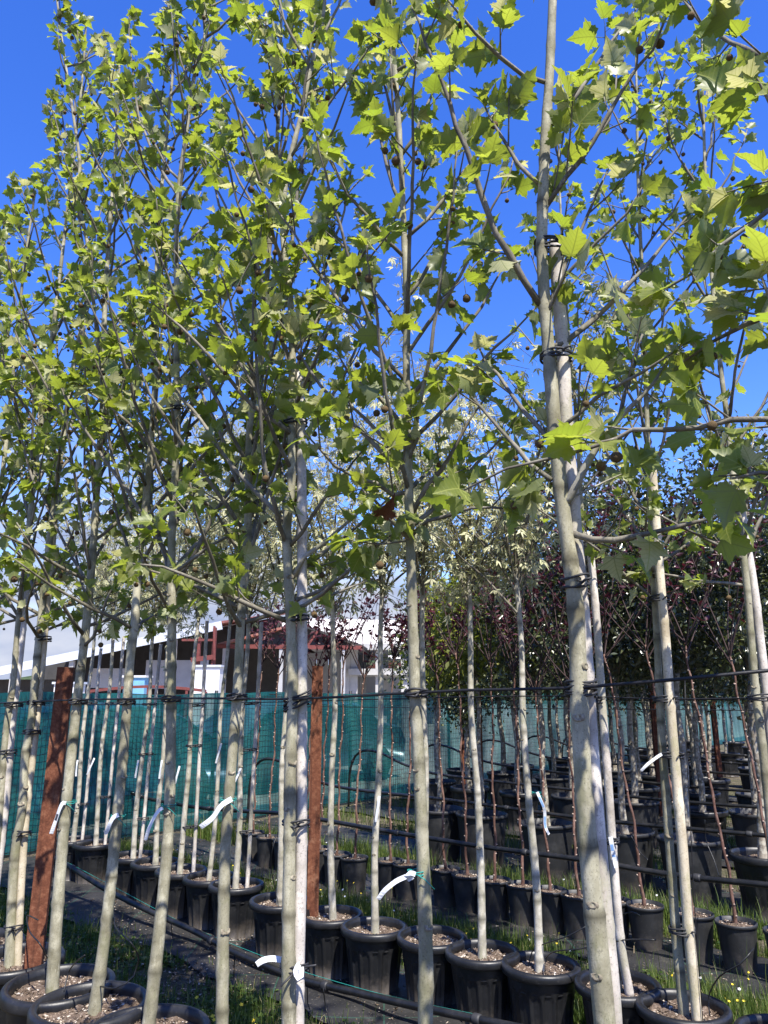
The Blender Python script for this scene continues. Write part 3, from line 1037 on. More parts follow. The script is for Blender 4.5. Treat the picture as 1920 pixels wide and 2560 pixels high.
gb = MB(); gb.add([(-900, -200, 0), (900, -200, 0), (900, 1200, 0), (-900, 1200, 0)], [(0, 1, 2, 3)])
tag(link('ground', gb.mesh('ground', M['ground'], False)), kind='structure')
yb = MB(); yb.add([sq(8.3, -40, 0.006), sq(8.3, 90, 0.006), sq(70, 90, 0.006), sq(70, -40, 0.006)], [(0, 1, 2, 3)])
tag(link('yard', yb.mesh('yard', M['yard'], False)), kind='structure')
STRIPS = [(2.92, 3.72), (4.62, 5.32), (6.05, 6.85), (7.75, 8.55), (9.2, 10.0), (10.8, 11.5), (12.3, 13.0)]
for i, (a, b_) in enumerate(STRIPS):
    grid_sheet('weed_fabric', -2.5, 7.85, a, b_, 130, 14, 0.008, M['fabric'], 0.007, 0.018 if i else 0.045, seed=i)

# far hills with their woods
hv = []; hf = []
NX, NZ = 160, 5
for j in range(NZ):
    for i in range(NX):
        x = -420 + 840 * i / (NX - 1)
        ht = 19 + 7 * math.sin(x * 0.011 + 1.3) + 4 * math.sin(x * 0.027) + 1.2 * math.sin(x * 0.21) + rng.uniform(-0.7, 0.7)
        f = j / (NZ - 1)
        hv.append((x, 430 + 110 * f + rng.uniform(-2, 2), ht * math.sin(f * math.pi / 2) + (rng.uniform(-0.8, 0.8) if 0 < j else -1)))
hf = [(j * NX + i, j * NX + i + 1, (j + 1) * NX + i + 1, (j + 1) * NX + i) for j in range(NZ - 1) for i in range(NX - 1)]
hb = MB(); hb.add(hv, hf)
tag(link('hill', hb.mesh('hill', M['hill'], False)), kind='structure')

# ------------------------------------------------------------------ the net fence closes the rows at S = 8
FS = 8.0
fence = empty('net_fence', sq(FS, 3), 'teal shade netting on welded wire mesh closing the far ends of the rows', 'fence')


def fence_net():
    q = np.linspace(-3, 40, 420); z = np.linspace(0.02, 1.0, 13)
    qq, zz = np.meshgrid(q, z, indexing='ij')
    top = 1.585 + 0.012 * np.sin(q * 2.1) + 0.008 * np.sin(q * 5.7)
    zz = zz * top[:, None]
    s = FS + 0.05 + 0.03 * np.sin(qq * 3.3 + 2.6 * zz) * zz + 0.018 * np.sin(qq * 6.3 + 1.2 * zz) + 0.012 * np.sin(qq * 15 + 3 * zz) * zz + 0.02 * np.sin(qq * 2.1 + zz * 2)
    x = s * U.x + qq * V.x; y = s * U.y + qq * V.y
    b3 = np.array(fence.location)
    vs = np.stack([x, y, zz], -1).reshape(-1, 3) - b3
    nz = len(z); i = np.arange((len(q) - 1) * nz).reshape(-1, nz)[:, :-1].ravel()
    return np_mesh('netting', vs, np.stack([i, i + nz, i + nz + 1, i + 1], 1), M['net'], True)


link('netting', fence_net(), fence)


def fence_mesh():
    b = MB(); base = fence.location
    for k in range(int(20 / 0.05)):
        q = 2.0 + 0.05 * k
        b.tube([sq(FS - 0.02, q, 0.03), sq(FS - 0.02, q, 1.56)], 0.0021, 3, cap=False)
    for k in range(22):
        z = 0.06 + 0.07 * k
        if z < 1.56:
            b.tube([sq(FS - 0.02, 2.0, z), sq(FS - 0.02, 24.0, z)], 0.0021, 3, cap=False)
    o = link('wire_mesh', b.mesh('wire_mesh', M['wire'], off=base), fence)
    o['kind'] = 'stuff'


fence_mesh()
fp = MB(); fp.tube([(0, 0, 0), (0, 0, 1.62)], 0.024, 8)
fpm = fp.mesh('fence_post', M['pot_grey'])
for k in range(16):
    link('fence_post', fpm, fence, sq(FS + 0.16, -1.5 + 2.5 * k) - fence.location)
for zz in (1.57, 0.8):
    b = MB(); b.tube([sq(FS + 0.1, -2, zz), sq(FS + 0.1, 39, zz)], 0.004, 4)
    link('tension_wire', b.mesh('tension_wire', M['wire'], off=fence.location), fence)

# ------------------------------------------------------------------ behind the fence: shed, frame building, house, cars
def up_at(px, py, y): return on_y(px, py, y)


YS = 27.0
sx = lambda px: on_y(px, 1684, YS).x
sz = lambda px, py: on_y(px, py, YS).z
shed = empty('open_shed', (sx(300), YS, 0), 'long open shed with sloping rusty red roof and dark cluttered bays', 'shed')


def part(name, b, mat, root, smooth=False):
    return link(name, b.mesh(name, mat, smooth, off=root.location), root)


def quad_slab(b, p, q, r, s, t=0.08, mi=0):
    n = (Vector(q) - Vector(p)).cross(Vector(s) - Vector(p)).normalized() * t
    b.add([p, q, r, s] + [Vector(w) - n for w in (p, q, r, s)], [(0, 1, 2, 3), (7, 6, 5, 4), (0, 4, 5, 1), (1, 5, 6, 2), (2, 6, 7, 3), (3, 7, 4, 0)], mi)


eL, eR = on_y(-120, 1692, YS), on_y(556, 1552, YS)
bk = Vector((1.6, 10, 1.45))
b = MB(); quad_slab(b, eL, eR, eR + bk, eL + bk, 0.08)
part('roof', b, M['rusty_roof'], shed)
b = MB(); b.bar(eL + Vector((0, -.06, -.16)), eR + Vector((0, -.06, -.16)), 0.07, 0.30)
part('fascia', b, M['zinc'], shed)
b = MB(); quad_slab(b, Vector((eL.x, YS + 7, 0)), Vector((eR.x + 1.2, YS + 7, 0)), Vector((eR.x + 1.2, YS + 7, eR.z + 0.86)), Vector((eL.x, YS + 7, eL.z + 0.86)), 0.1)
part('back_wall', b, M['panel_dark'], shed)  # shade of the open bays put into the wall's dark colour
for k, px in enumerate((30, 175, 320, 430)):
    b = MB(); x = sx(px); zt = eL.z + (eR.z - eL.z) * (x - eL.x) / (eR.x - eL.x) - 0.3
    b.box((x, YS + 0.1, zt / 2), (0.16, 0.16, zt))
    part('post', b, M['concrete'] if k != 2 else M['rust'], shed)
for px0, px1, z0, z1, m in ((-60, 130, 0.9, 2.05, 'panel_dark'), (195, 300, 1.75, 2.45, 'panel'), (338, 500, 1.72, 2.75, 'panel')):
    b = MB(); b.box(((sx(px0) + sx(px1)) / 2, YS + 1.2, (z0 + z1) / 2), (sx(px1) - sx(px0), 0.1, z1 - z0))
    part('wall_panel', b, M[m], shed)
b = MB()
for px, top in ((497, 1585), (535, 1570)):
    b.box((sx(px), YS - 0.2, sz(px, top) / 2), (0.11, 0.17, sz(px, top)))
part('red_column', b, M['red_paint'], shed)
b = MB()
b.bar(on_y(478, 1650, YS - .3), on_y(538, 1642, YS - .3), 0.12, 0.16)
b.bar(on_y(455, 1600, YS - .3), on_y(540, 1600, YS - .3), 0.07, 0.08)
b.bar(on_y(536, 1565, YS - .35), on_y(536, 1650, YS - .35), 0.07, 0.07)
part('red_beam', b, M['red_paint'], shed)

# second bay with a gable
Y2 = 30.0
barn = empty('gabled_barn', on_y(690, 1684, Y2) * Vector((1, 1, 0)) if False else Vector((on_y(690, 1684, Y2).x, Y2, 0)), 'grey panelled barn with a dark gable and red roof trusses', 'barn')
gl, gt, gr = on_y(545, 1608, Y2), on_y(745, 1556, Y2), on_y(905, 1612, Y2)
for a, c, nm in ((gl, gt, 'roof'), (gt, gr, 'roof')):
    b = MB(); quad_slab(b, a, c, c + Vector((0.8, 12, 0)), a + Vector((0.8, 12, 0)), 0.1)
    part(nm, b, M['rusty_roof'] if a is gl else M['panel_dark'], barn)
b = MB(); b.add([gl + Vector((0, .4, -.1)), gr + Vector((0, .4, -.1)), gt + Vector((0, .4, -.1))], [(0, 1, 2)])
b.add([gl + Vector((0, .5, -.1)), gr + Vector((0, .5, -.1)), gt + Vector((0, .5, -.1))], [(2, 1, 0)])
part('gable', b, M['panel_dark'], barn)
xa, xb = on_y(555, 1684, Y2).x, on_y(868, 1684, Y2).x
for k in range(9):
    x0 = xa + (xb - xa) * k / 9; x1 = xa + (xb - xa) * (k + 1) / 9 - 0.03
    b = MB(); zt = gl.z - 0.15
    b.box(((x0 + x1) / 2, Y2 + 5.0, zt / 2 + 0.02), (x1 - x0, 0.1, zt))
    part('wall_panel', b, M['panel'], barn)
b = MB()
b.bar(gl + Vector((0, -.05, -.12)), gr + Vector((0, -.05, -.12)), 0.12, 0.16)
for f in (0.25, 0.45, 0.62, 0.8):
    p = gl.lerp(gr, f); z = gl.z + (gt.z - gl.z) * min(f / 0.55, (1 - f) / 0.45)
    b.bar(p + Vector((0, -.05, -.1)), Vector((p.x + 0.5, p.y - .05, z - 0.1)), 0.08, 0.08)
part('truss', b, M['red_paint'], barn)
b = MB()
for px in (560, 702, 858):
    x = on_y(px, 1684, Y2).x; b.box((x, Y2, gl.z / 2 - 0.06), (0.16, 0.16, gl.z - 0.12))
part('column', b, M['panel'], barn)

# pale warehouse roof and the raw concrete frame next to it
Y3 = 38.0
ware = empty('warehouse', (on_y(820, 1684, Y3).x, Y3, 0), 'pale warehouse roof rising behind the dark gable', 'warehouse')
w0, w1, w2, w3 = on_y(720, 1640, Y3), on_y(1120, 1650, Y3), on_y(1060, 1552, Y3 + 14), on_y(700, 1545, Y3 + 14)
b = MB(); quad_slab(b, w0, w1, w2, w3, 0.12); part('roof', b, M['cream_roof'], ware)
b = MB(); b.box(((w0.x + w1.x) / 2, Y3 + 2.0, w1.z / 2 - 0.15), (w1.x - w0.x - 0.6, 0.3, w1.z - 0.4)); part('wall', b, M['panel'], ware)

Y4 = 33.0
frame = empty('concrete_frame', (on_y(920, 1684, Y4).x, Y4, 0), 'unfinished grey concrete frame of columns and slabs', 'building')
for px in (866, 885, 948, 1012):
    for dy in (0, 4.5):
        x = on_y(px, 1684, Y4).x
        b = MB(); zt = on_y(px, 1612, Y4).z
        b.box((x + dy * 0.06, Y4 + dy, zt / 2), (0.32, 0.32, zt)); part('column', b, M['concrete'], frame)
for py, x0, x1 in ((1618, 780, 1030), (1680, 872, 1030)):
    b = MB(); p, q = on_y(x0, py, Y4), on_y(x1, py, Y4)
    b.box(((p.x + q.x) / 2, Y4 + 2.2, p.z), (q.x - p.x, 5.2, 0.26)); part('slab', b, M['concrete'], frame)

Y5 = 46.0
house = empty('tiled_house', (on_y(945, 1684, Y5).x, Y5, 0), 'low white house with a hipped orange tile roof', 'house')
h0, h1 = on_y(884, 1680, Y5), on_y(1075, 1680, Y5)
hp0 = on_y(955, 1652, Y5 + 3); hp1 = on_y(1000, 1652, Y5 + 3)
bL, bR = h0 + Vector((0, 7, 0)), h1 + Vector((0, 7, 0))
b = MB(); b.add([h0, h1, hp1, hp0, bL, bR], [(0, 1, 2, 3), (4, 0, 3), (1, 5, 2), (5, 4, 3, 2), (4, 5, 1, 0)])
part('roof', b, M['roof_tile'], house)
b = MB(); b.box(((h0.x + h1.x) / 2, Y5 + 3.6, h0.z / 2 - 0.02), (h1.x - h0.x - 0.8, 6.2, h0.z - 0.06)); part('wall', b, M['white_paint'], house)
for px in (1030, 1062):
    p = on_y(px, 1700, Y5 + .48); b = MB(); b.box((p.x, Y5 + .48, p.z), (0.5, 0.1, 0.6)); part('window', b, M['glass'], house)

# loose things in the yard that show over or through the net
for nm, px, w, d, h, y, m, lab, cat in (
        ('storage_box', 524, 0.78, 0.7, 2.36, 24, 'white_paint', 'white box standing before the red steel columns of the shed', 'box'),
        ('blue_tank', 345, 0.62, 0.6, 2.02, 23, 'blue_paint', 'pale blue tank showing over the net before the shed', 'tank'),
        ('white_cabinet', 178, 0.7, 0.5, 1.82, 22, 'white_paint', 'low white cabinet showing over the net behind the first rusty post', 'cabinet')):
    x = on_y(px, 1684, y).x
    b = MB(); b.box((0, 0, h / 2), (w, d, h))
    o = link(nm, b.mesh(nm, M[m], False), None, (x, y, 0)); tag(o, lab, cat)
    b2 = MB(); b2.box((0, 0, h + 0.03), (w + 0.1, d + 0.1, 0.06)); link('lid', b2.mesh('lid', M['white_paint'] if m != 'white_paint' else M['zinc'], False), o)
b = MB()
p0, p1 = on_y(225, 1733, 20), on_y(515, 1733, 20)
for i in range(7):
    f = i / 6; p = p0.lerp(p1, f)
    b.bar((p.x, 20, 0), (p.x, 20, 1.60 + 0.12 * math.sin(f * 3.1)), 0.06, 0.06)
for i in range(6):
    f, g = i / 6, (i + 1) / 6
    a, c = p0.lerp(p1, f), p0.lerp(p1, g)
    b.bar((a.x, 20, 1.62 + 0.12 * math.sin(f * 3.1)), (c.x, 20, 1.62 + 0.12 * math.sin(g * 3.1)), 0.08, 0.07)
tag(link('rail_frame', b.mesh('rail_frame', M['red_paint'], False)), 'rusty red steel rail frame lying along the net before the shed', 'frame')


def car(name, c, ang, paint, label):
    root = empty(name, c, label, 'car')
    root.rotation_euler = (0, 0, ang)
    prof = [(-2.05, 0.35), (-2.08, 0.75), (-1.95, 0.98), (-1.45, 1.05), (-1.0, 1.40), (0.55, 1.46), (1.25, 1.30), (1.75, 0.98), (2.02, 0.9), (2.05, 0.4)]
    b = MB(); n = len(prof); vs = []
    for y, k in ((-0.86, 1), (-0.70, 1.0), (0.70, 1.0), (0.86, 1)):
        for x, z in prof:
            zz = z - (0.05 if abs(y) > 0.8 else 0)
            yy = y * (0.82 if z > 1.2 else 1)
            vs.append((x * (0.985 if abs(y) > 0.8 else 1), yy, zz))
    fs = [(j * n + i, j * n + i + 1, (j + 1) * n + i + 1, (j + 1) * n + i) for j in range(3) for i in range(n - 1)]
    fs += [tuple(range(n)), tuple(3 * n + i for i in range(n - 1, -1, -1)), (0, n, 2 * n, 3 * n, 3 * n + n - 1, 2 * n + n - 1, n + n - 1, n - 1)]
    b.add(vs, fs); link('body', b.mesh('body', paint, True), root)
    for sy in (-1, 1):
        b = MB(); y = sy * 0.80
        b.add([(-0.92, y * 0.97, 1.34), (0.5, y * 0.97, 1.38), (1.12, y * 0.99, 1.24), (1.35, y * 1.075, 1.0), (-1.25, y * 1.075, 1.0)], [(0, 1, 2, 3, 4)] if sy > 0 else [(4, 3, 2, 1, 0)])
        link('side_window', b.mesh('side_window', M['glass'], False), root)
        for x in (-1.3, 1.3):
            b = MB(); b.lathe([(0.0, -0.1), (0.30, -0.1), (0.32, -0.06), (0.32, 0.06), (0.30, 0.1), (0, 0.1)], 18, (x, sy * 0.80, 0.32), Vector((0, 1, 0)))
            w = link('wheel', b.mesh('wheel', M['tyre']), root)
            b = MB(); b.lathe([(0.0, 0), (0.19, 0.01), (0.20, -0.03)], 14, (x, sy * 0.91, 0.32), Vector((0, sy, 0)))
            link('rim', b.mesh('rim', M['panel_dark']), w)
    b = MB(); b.add([(-1.47, -0.66, 1.07), (-1.47, 0.66, 1.07), (-1.03, 0.56, 1.40), (-1.03, -0.56, 1.40)], [(3, 2, 1, 0)])
    o = link('windscreen', b.mesh('windscreen', M['glass'], False), root); o.location = (-0.015, 0, 0.015)
    return root


VANG = math.atan2(V.y, V.x)
car('parked_car', sq(9.9, 5.0), VANG + 0.05, M['car_blue'], 'dark blue car parked close behind the net beside the ends of the rows')
car('parked_car', sq(10.6, 9.6), VANG + math.pi - 0.04, M['car_grey'], 'grey car parked behind the net before the panelled barn')
b = MB(); b.box((0, 0, 0.5), (14, 0.2, 1.0))
o = link('garden_wall', b.mesh('garden_wall', M['white_paint'], False), None, sq(13.2, 8)); o.rotation_euler = (0, 0, VANG)
tag(o, 'low whitewashed wall seen pale through the net', 'wall')

# ------------------------------------------------------------------ pots
def ribbed_pot(rt, rb, h, panels, name):
    """nursery pot: rolled lip, collar, then flat panels between raised seams with arched tops"""
    NS = panels * 8
    b = MB(); rows = []
    zs = [0.0, 0.02, 0.25, 0.5, 0.60, 0.64, 0.68, 0.72, 0.76, 0.78, 0.86]
    for zf in zs:
        row = []
        for k in range(NS):
            u = (k % 8) / 8.0
            arch = 0.60 + 0.14 * math.sin(math.pi * u) ** 0.8
            r = rb + (rt - rb) * zf
            if zf < arch and zf > 0.01:
                r -= 0.010 * min(1, (arch - zf) / 0.05) * (0.25 if u in (0.0, 0.125) else 1.0)
            a = 2 * math.pi * k / NS
            row.append((r * math.cos(a), r * math.sin(a), zf * h))
        rows.append(row)
    lip = [(rt + 0.002, 0.87), (rt + 0.018, 0.875), (rt + 0.022, 0.90), (rt + 0.022, 0.965), (rt + 0.016, 0.992), (rt + 0.004, 1.0), (rt - 0.008, 0.99), (rt - 0.012, 0.93), (rt - 0.014, 0.80), (rt * 0.93, 0.70)]
    for r, zf in lip:
        rows.append([(r * math.cos(2 * math.pi * k / NS), r * math.sin(2 * math.pi * k / NS), zf * h) for k in range(NS)])
    vs = [p for row in rows for p in row]
    fs = [(j * NS + k, j * NS + (k + 1) % NS, (j + 1) * NS + (k + 1) % NS, (j + 1) * NS + k) for j in range(len(rows) - 1) for k in range(NS)]
    b.add(vs, fs)
    body_rows = len(zs)
    b2 = MB(); b2.v = b.v; b2.f = [f for f in b.f if min(f) >= (body_rows - 1) * NS]; b2.mi = [0] * len(b2.f)
    b1 = MB(); b1.v = b.v[:body_rows * NS]; b1.f = [f for f in b.f if max(f) < body_rows * NS]; b1.mi = [0] * len(b1.f)
    # the rim keeps only its own points
    o = (body_rows - 1) * NS
    b2.v = b.v[o:]; b2.f = [tuple(i - o for i in f) for f in b2.f]
    return b1.mesh(name, M['pot']), b2.mesh('rim', M['pot'])


def smooth_pot(rt, rb, h, name, mat, ribs=0, lip=0.012):
    NS = 48
    def rings(prof):
        b = MB(); vs = []
        for r, z in prof:
            for k in range(NS):
                a = 2 * math.pi * k / NS
                rr = r + (0.004 if ribs and z < h * 0.8 and (k * ribs // NS) != ((k - 1) * ribs // NS) else 0)
                vs.append((rr * math.cos(a), rr * math.sin(a), z))
        fs = [(j * NS + k, j * NS + (k + 1) % NS, (j + 1) * NS + (k + 1) % NS, (j + 1) * NS + k) for j in range(len(prof) - 1) for k in range(NS)]
        b.add(vs, fs); return b
    b1 = rings([(rb * 0.97, 0), (rb, 0.012), (rb + (rt - rb) * 0.5, h * 0.5), (rt, h * 0.92)])
    b2 = rings([(rt, h * 0.92), (rt + lip, h * 0.925), (rt + lip, h * 0.985), (rt + lip * 0.4, h), (rt - 0.004, h * 0.99), (rt - 0.008, h * 0.8), (rt * 0.93, h * 0.7)])
    return b1.mesh(name, mat), b2.mesh('rim', mat)


def soil_mesh(r, seed, chips, tint=0):
    rr = np.random.default_rng(seed); b = MB()
    n, m = 30, 6; vs = [(0, 0, 0.012)]
    for i in range(1, m + 1):
        for k in range(n):
            a = 2 * math.pi * k / n; q = r * i / m
            vs.append((q * math.cos(a), q * math.sin(a), 0.012 * (1 - i / m) + rr.normal() * 0.006))
    fs = [(0, 1 + k, 1 + (k + 1) % n) for k in range(n)]
    fs += [(1 + (i - 1) * n + k, 1 + i * n + k, 1 + i * n + (k + 1) % n, 1 + (i - 1) * n + (k + 1) % n) for i in range(1, m) for k in range(n)]
    b.add(vs, fs, 0)
    for _ in range(chips):
        a = rr.uniform(0, 6.283); q = r * 0.97 * math.sqrt(rr.uniform(0, 1)); s = rr.uniform(0.003, 0.0085)
        c = np.array([q * math.cos(a), q * math.sin(a), 0.010 * (1 - q / r) + s * 0.4])
        tri = rr.normal(size=(4, 3)); tri /= np.linalg.norm(tri, axis=1)[:, None]
        tri *= s * np.array([1.5, 1, 0.8])
        b.add([tuple(c + t) for t in tri], [(0, 1, 2), (0, 3, 1), (0, 2, 3), (1, 3, 2)], 1)
    return b.mesh('soil', [M['soil'], M['chip']], False)


POT = {
    'A': (ribbed_pot(0.205, 0.165, 0.40, 18, 'pot_wall'), [soil_mesh(0.192, 1 + i, 900) for i in range(2)], 0.355),
    'B': (ribbed_pot(0.168, 0.135, 0.32, 16, 'pot_wall'), [soil_mesh(0.156, 11 + i, 620) for i in range(3)], 0.275),
    'C': (smooth_pot(0.112, 0.088, 0.265, 'pot_wall', M['pot_grey'], 0, 0.006), [soil_mesh(0.104, 21 + i, 220) for i in range(2)], 0.238),
    'D': (smooth_pot(0.235, 0.195, 0.46, 'pot_wall', M['pot_grey'], 0, 0.014), [soil_mesh(0.22, 31, 300)], 0.40),
    'E': (ribbed_pot(0.225, 0.185, 0.43, 14, 'pot_wall'), [soil_mesh(0.21, 32, 240)], 0.375),
}


def pot(kind, x, y, label, group, k=0, rot=0.0, tilt=0.0):
    (wall, rim), soils, zs = POT[kind]
    root = empty('plant_pot', (x, y, 0.012), label, 'pot', group)
    root.rotation_euler = (tilt, tilt * 0.6, rot)
    link('pot_wall', wall, root); link('rim', rim, root)
    link('soil', soils[k % len(soils)], root, (0, 0, zs))
    return root


ORD = ['first', 'second', 'third', 'fourth', 'fifth', 'sixth', 'seventh', 'eighth', 'ninth', 'tenth', 'eleventh', 'twelfth', 'thirteenth', 'fourteenth', 'fifteenth', 'sixteenth', 'seventeenth', 'eighteenth', 'nineteenth', 'twentieth']

# front row: plane trees. (label of tree, label of pot, s, pixel path from the soil up, r0, r1)
QA = 1.72
A = [
    (5.05, None, 'plane tree spreading over the corner by the fence, first of the front row', 'large ribbed black pot at the fence end of the front row'),
    (4.62, None, 'plane tree overlapping the corner plane by the fence, second of the front row', 'large ribbed black pot, second from the fence in the front row'),
    (4.15, [(-60, 2380), (-12, 2150), (12, 1849), (32, 1705), (45, 1560), (75, 1300), (110, 1000), (140, 760), (165, 560), (185, 380), (205, 200), (215, 60)], 'plane tree bound to a broad weathered pole at the picture edge', 'large ribbed black pot cut by the picture edge behind the first rusty post'),
    (3.81, [(24, 2420), (36, 2150), (55, 2023), (62, 1893), (77, 1806), (87, 1705), (98, 1589), (121, 1383), (150, 1150), (185, 900), (229, 694), (200, 509), (200, 405), (185, 301), (156, 116), (140, -20)], 'crooked plane tree tied to a yellow cane just before the first rusty post', 'ribbed black pot with a yellow cane, beside the first rusty post'),
    (3.35, [(127, 2487), (139, 2310), (162, 2060), (185, 1849), (197, 1734), (216, 1560), (231, 1365), (240, 1221), (258, 989), (260, 874), (266, 735), (275, 560), (290, 330), (300, 130)], 'plane tree with a hanging white strip tag, next to the first rusty post', 'large ribbed black pot in front of the foot of the first rusty post'),
    (3.04, [(235, 2537), (265, 2310), (290, 2060), (311, 1849), (327, 1647), (338, 1560), (350, 1383), (365, 1250), (385, 989), (388, 874), (392, 700), (405, 480), (425, 250), (440, 60)], 'plane tree with a small folded white tag, rising from mossy soil', 'large ribbed black pot with mossy pale soil, lowest whole rim by the first post'),
    (2.68, [(362, 2605), (373, 2560), (399, 2310), (420, 2050), (428, 1734), (431, 1560), (431, 1365), (437, 1221), (443, 1047), (440, 903), (443, 787), (440, 665), (446, 492), (469, 318), (480, 231), (492, 162), (512, 87), (508, -20), (512, -140)], 'plane tree with teal twine and a curled white strip, its leader forking high up', 'ribbed black pot showing only its rim at the bottom edge'),
    (2.23, [(554, 2711), (557, 2560), (560, 2310), (567, 2070), (591, 1734), (600, 1560), (616, 1383), (622, 1221), (625, 1076), (637, 989), (660, 845), (665, 735), (676, 560), (690, 380), (700, 200), (705, 20)], 'plane tree carrying a long twisted white tag at chest height', 'ribbed black pot below the frame under the twisted white tag'),
    (1.90, [(722, 2806), (722, 2560), (723, 2310), (726, 2137), (727, 1945), (732, 1745), (726, 1560), (715, 1337), (726, 1221), (728, 1105), (732, 931), (728, 758), (712, 620), (709, 567), (718, 434), (752, 289), (775, 174), (804, 58), (815, -60), (820, -180)], 'plane tree bound to a whitish stake in front of the second rusty post', 'ribbed black pot below the frame under the whitish stake'),
    (1.38, [(1062, 2998), (1061, 2560), (1063, 2420), (1060, 2240), (1055, 2080), (1047, 1870), (1040, 1740), (1036, 1620), (1030, 1440), (1026, 1340), (1022, 1230), (1016, 1040), (1014, 890), (1016, 760), (1010, 600), (1006, 480), (1000, 330), (990, 180), (978, 40), (970, -120)], 'plane tree with teal twine, a rolled white tag and one shrivelled brown leaf', 'ribbed black pot below the frame under the rolled white tag'),
    (0.86, [(1560, 3276), (1511, 2560), (1490, 2314), (1468, 2060), (1455, 1840), (1443, 1560), (1430, 1430), (1415, 1330), (1400, 1221), (1385, 1076), (1371, 897), (1360, 760), (1354, 640), (1354, 579), (1359, 470), (1365, 347), (1374, 220), (1379, 116), (1383, 0), (1388, -150), (1390, -320)], 'thickest plane tree, strapped to a smooth grey stake, its bare leader rising into open sky', 'ribbed black pot below the frame under the thickest trunk'),
    (0.15, None, 'plane tree outside the frame whose large close leaves reach in past the thickest trunk', 'ribbed black pot outside the frame, last of the front row'),
]
GA = 'plane trees in the front row'


def P(px, y0, y1):
    n = len(px) - 1
    return [on_y(a, c, y0 + (y1 - y0) * i / n) for i, (a, c) in enumerate(px)]


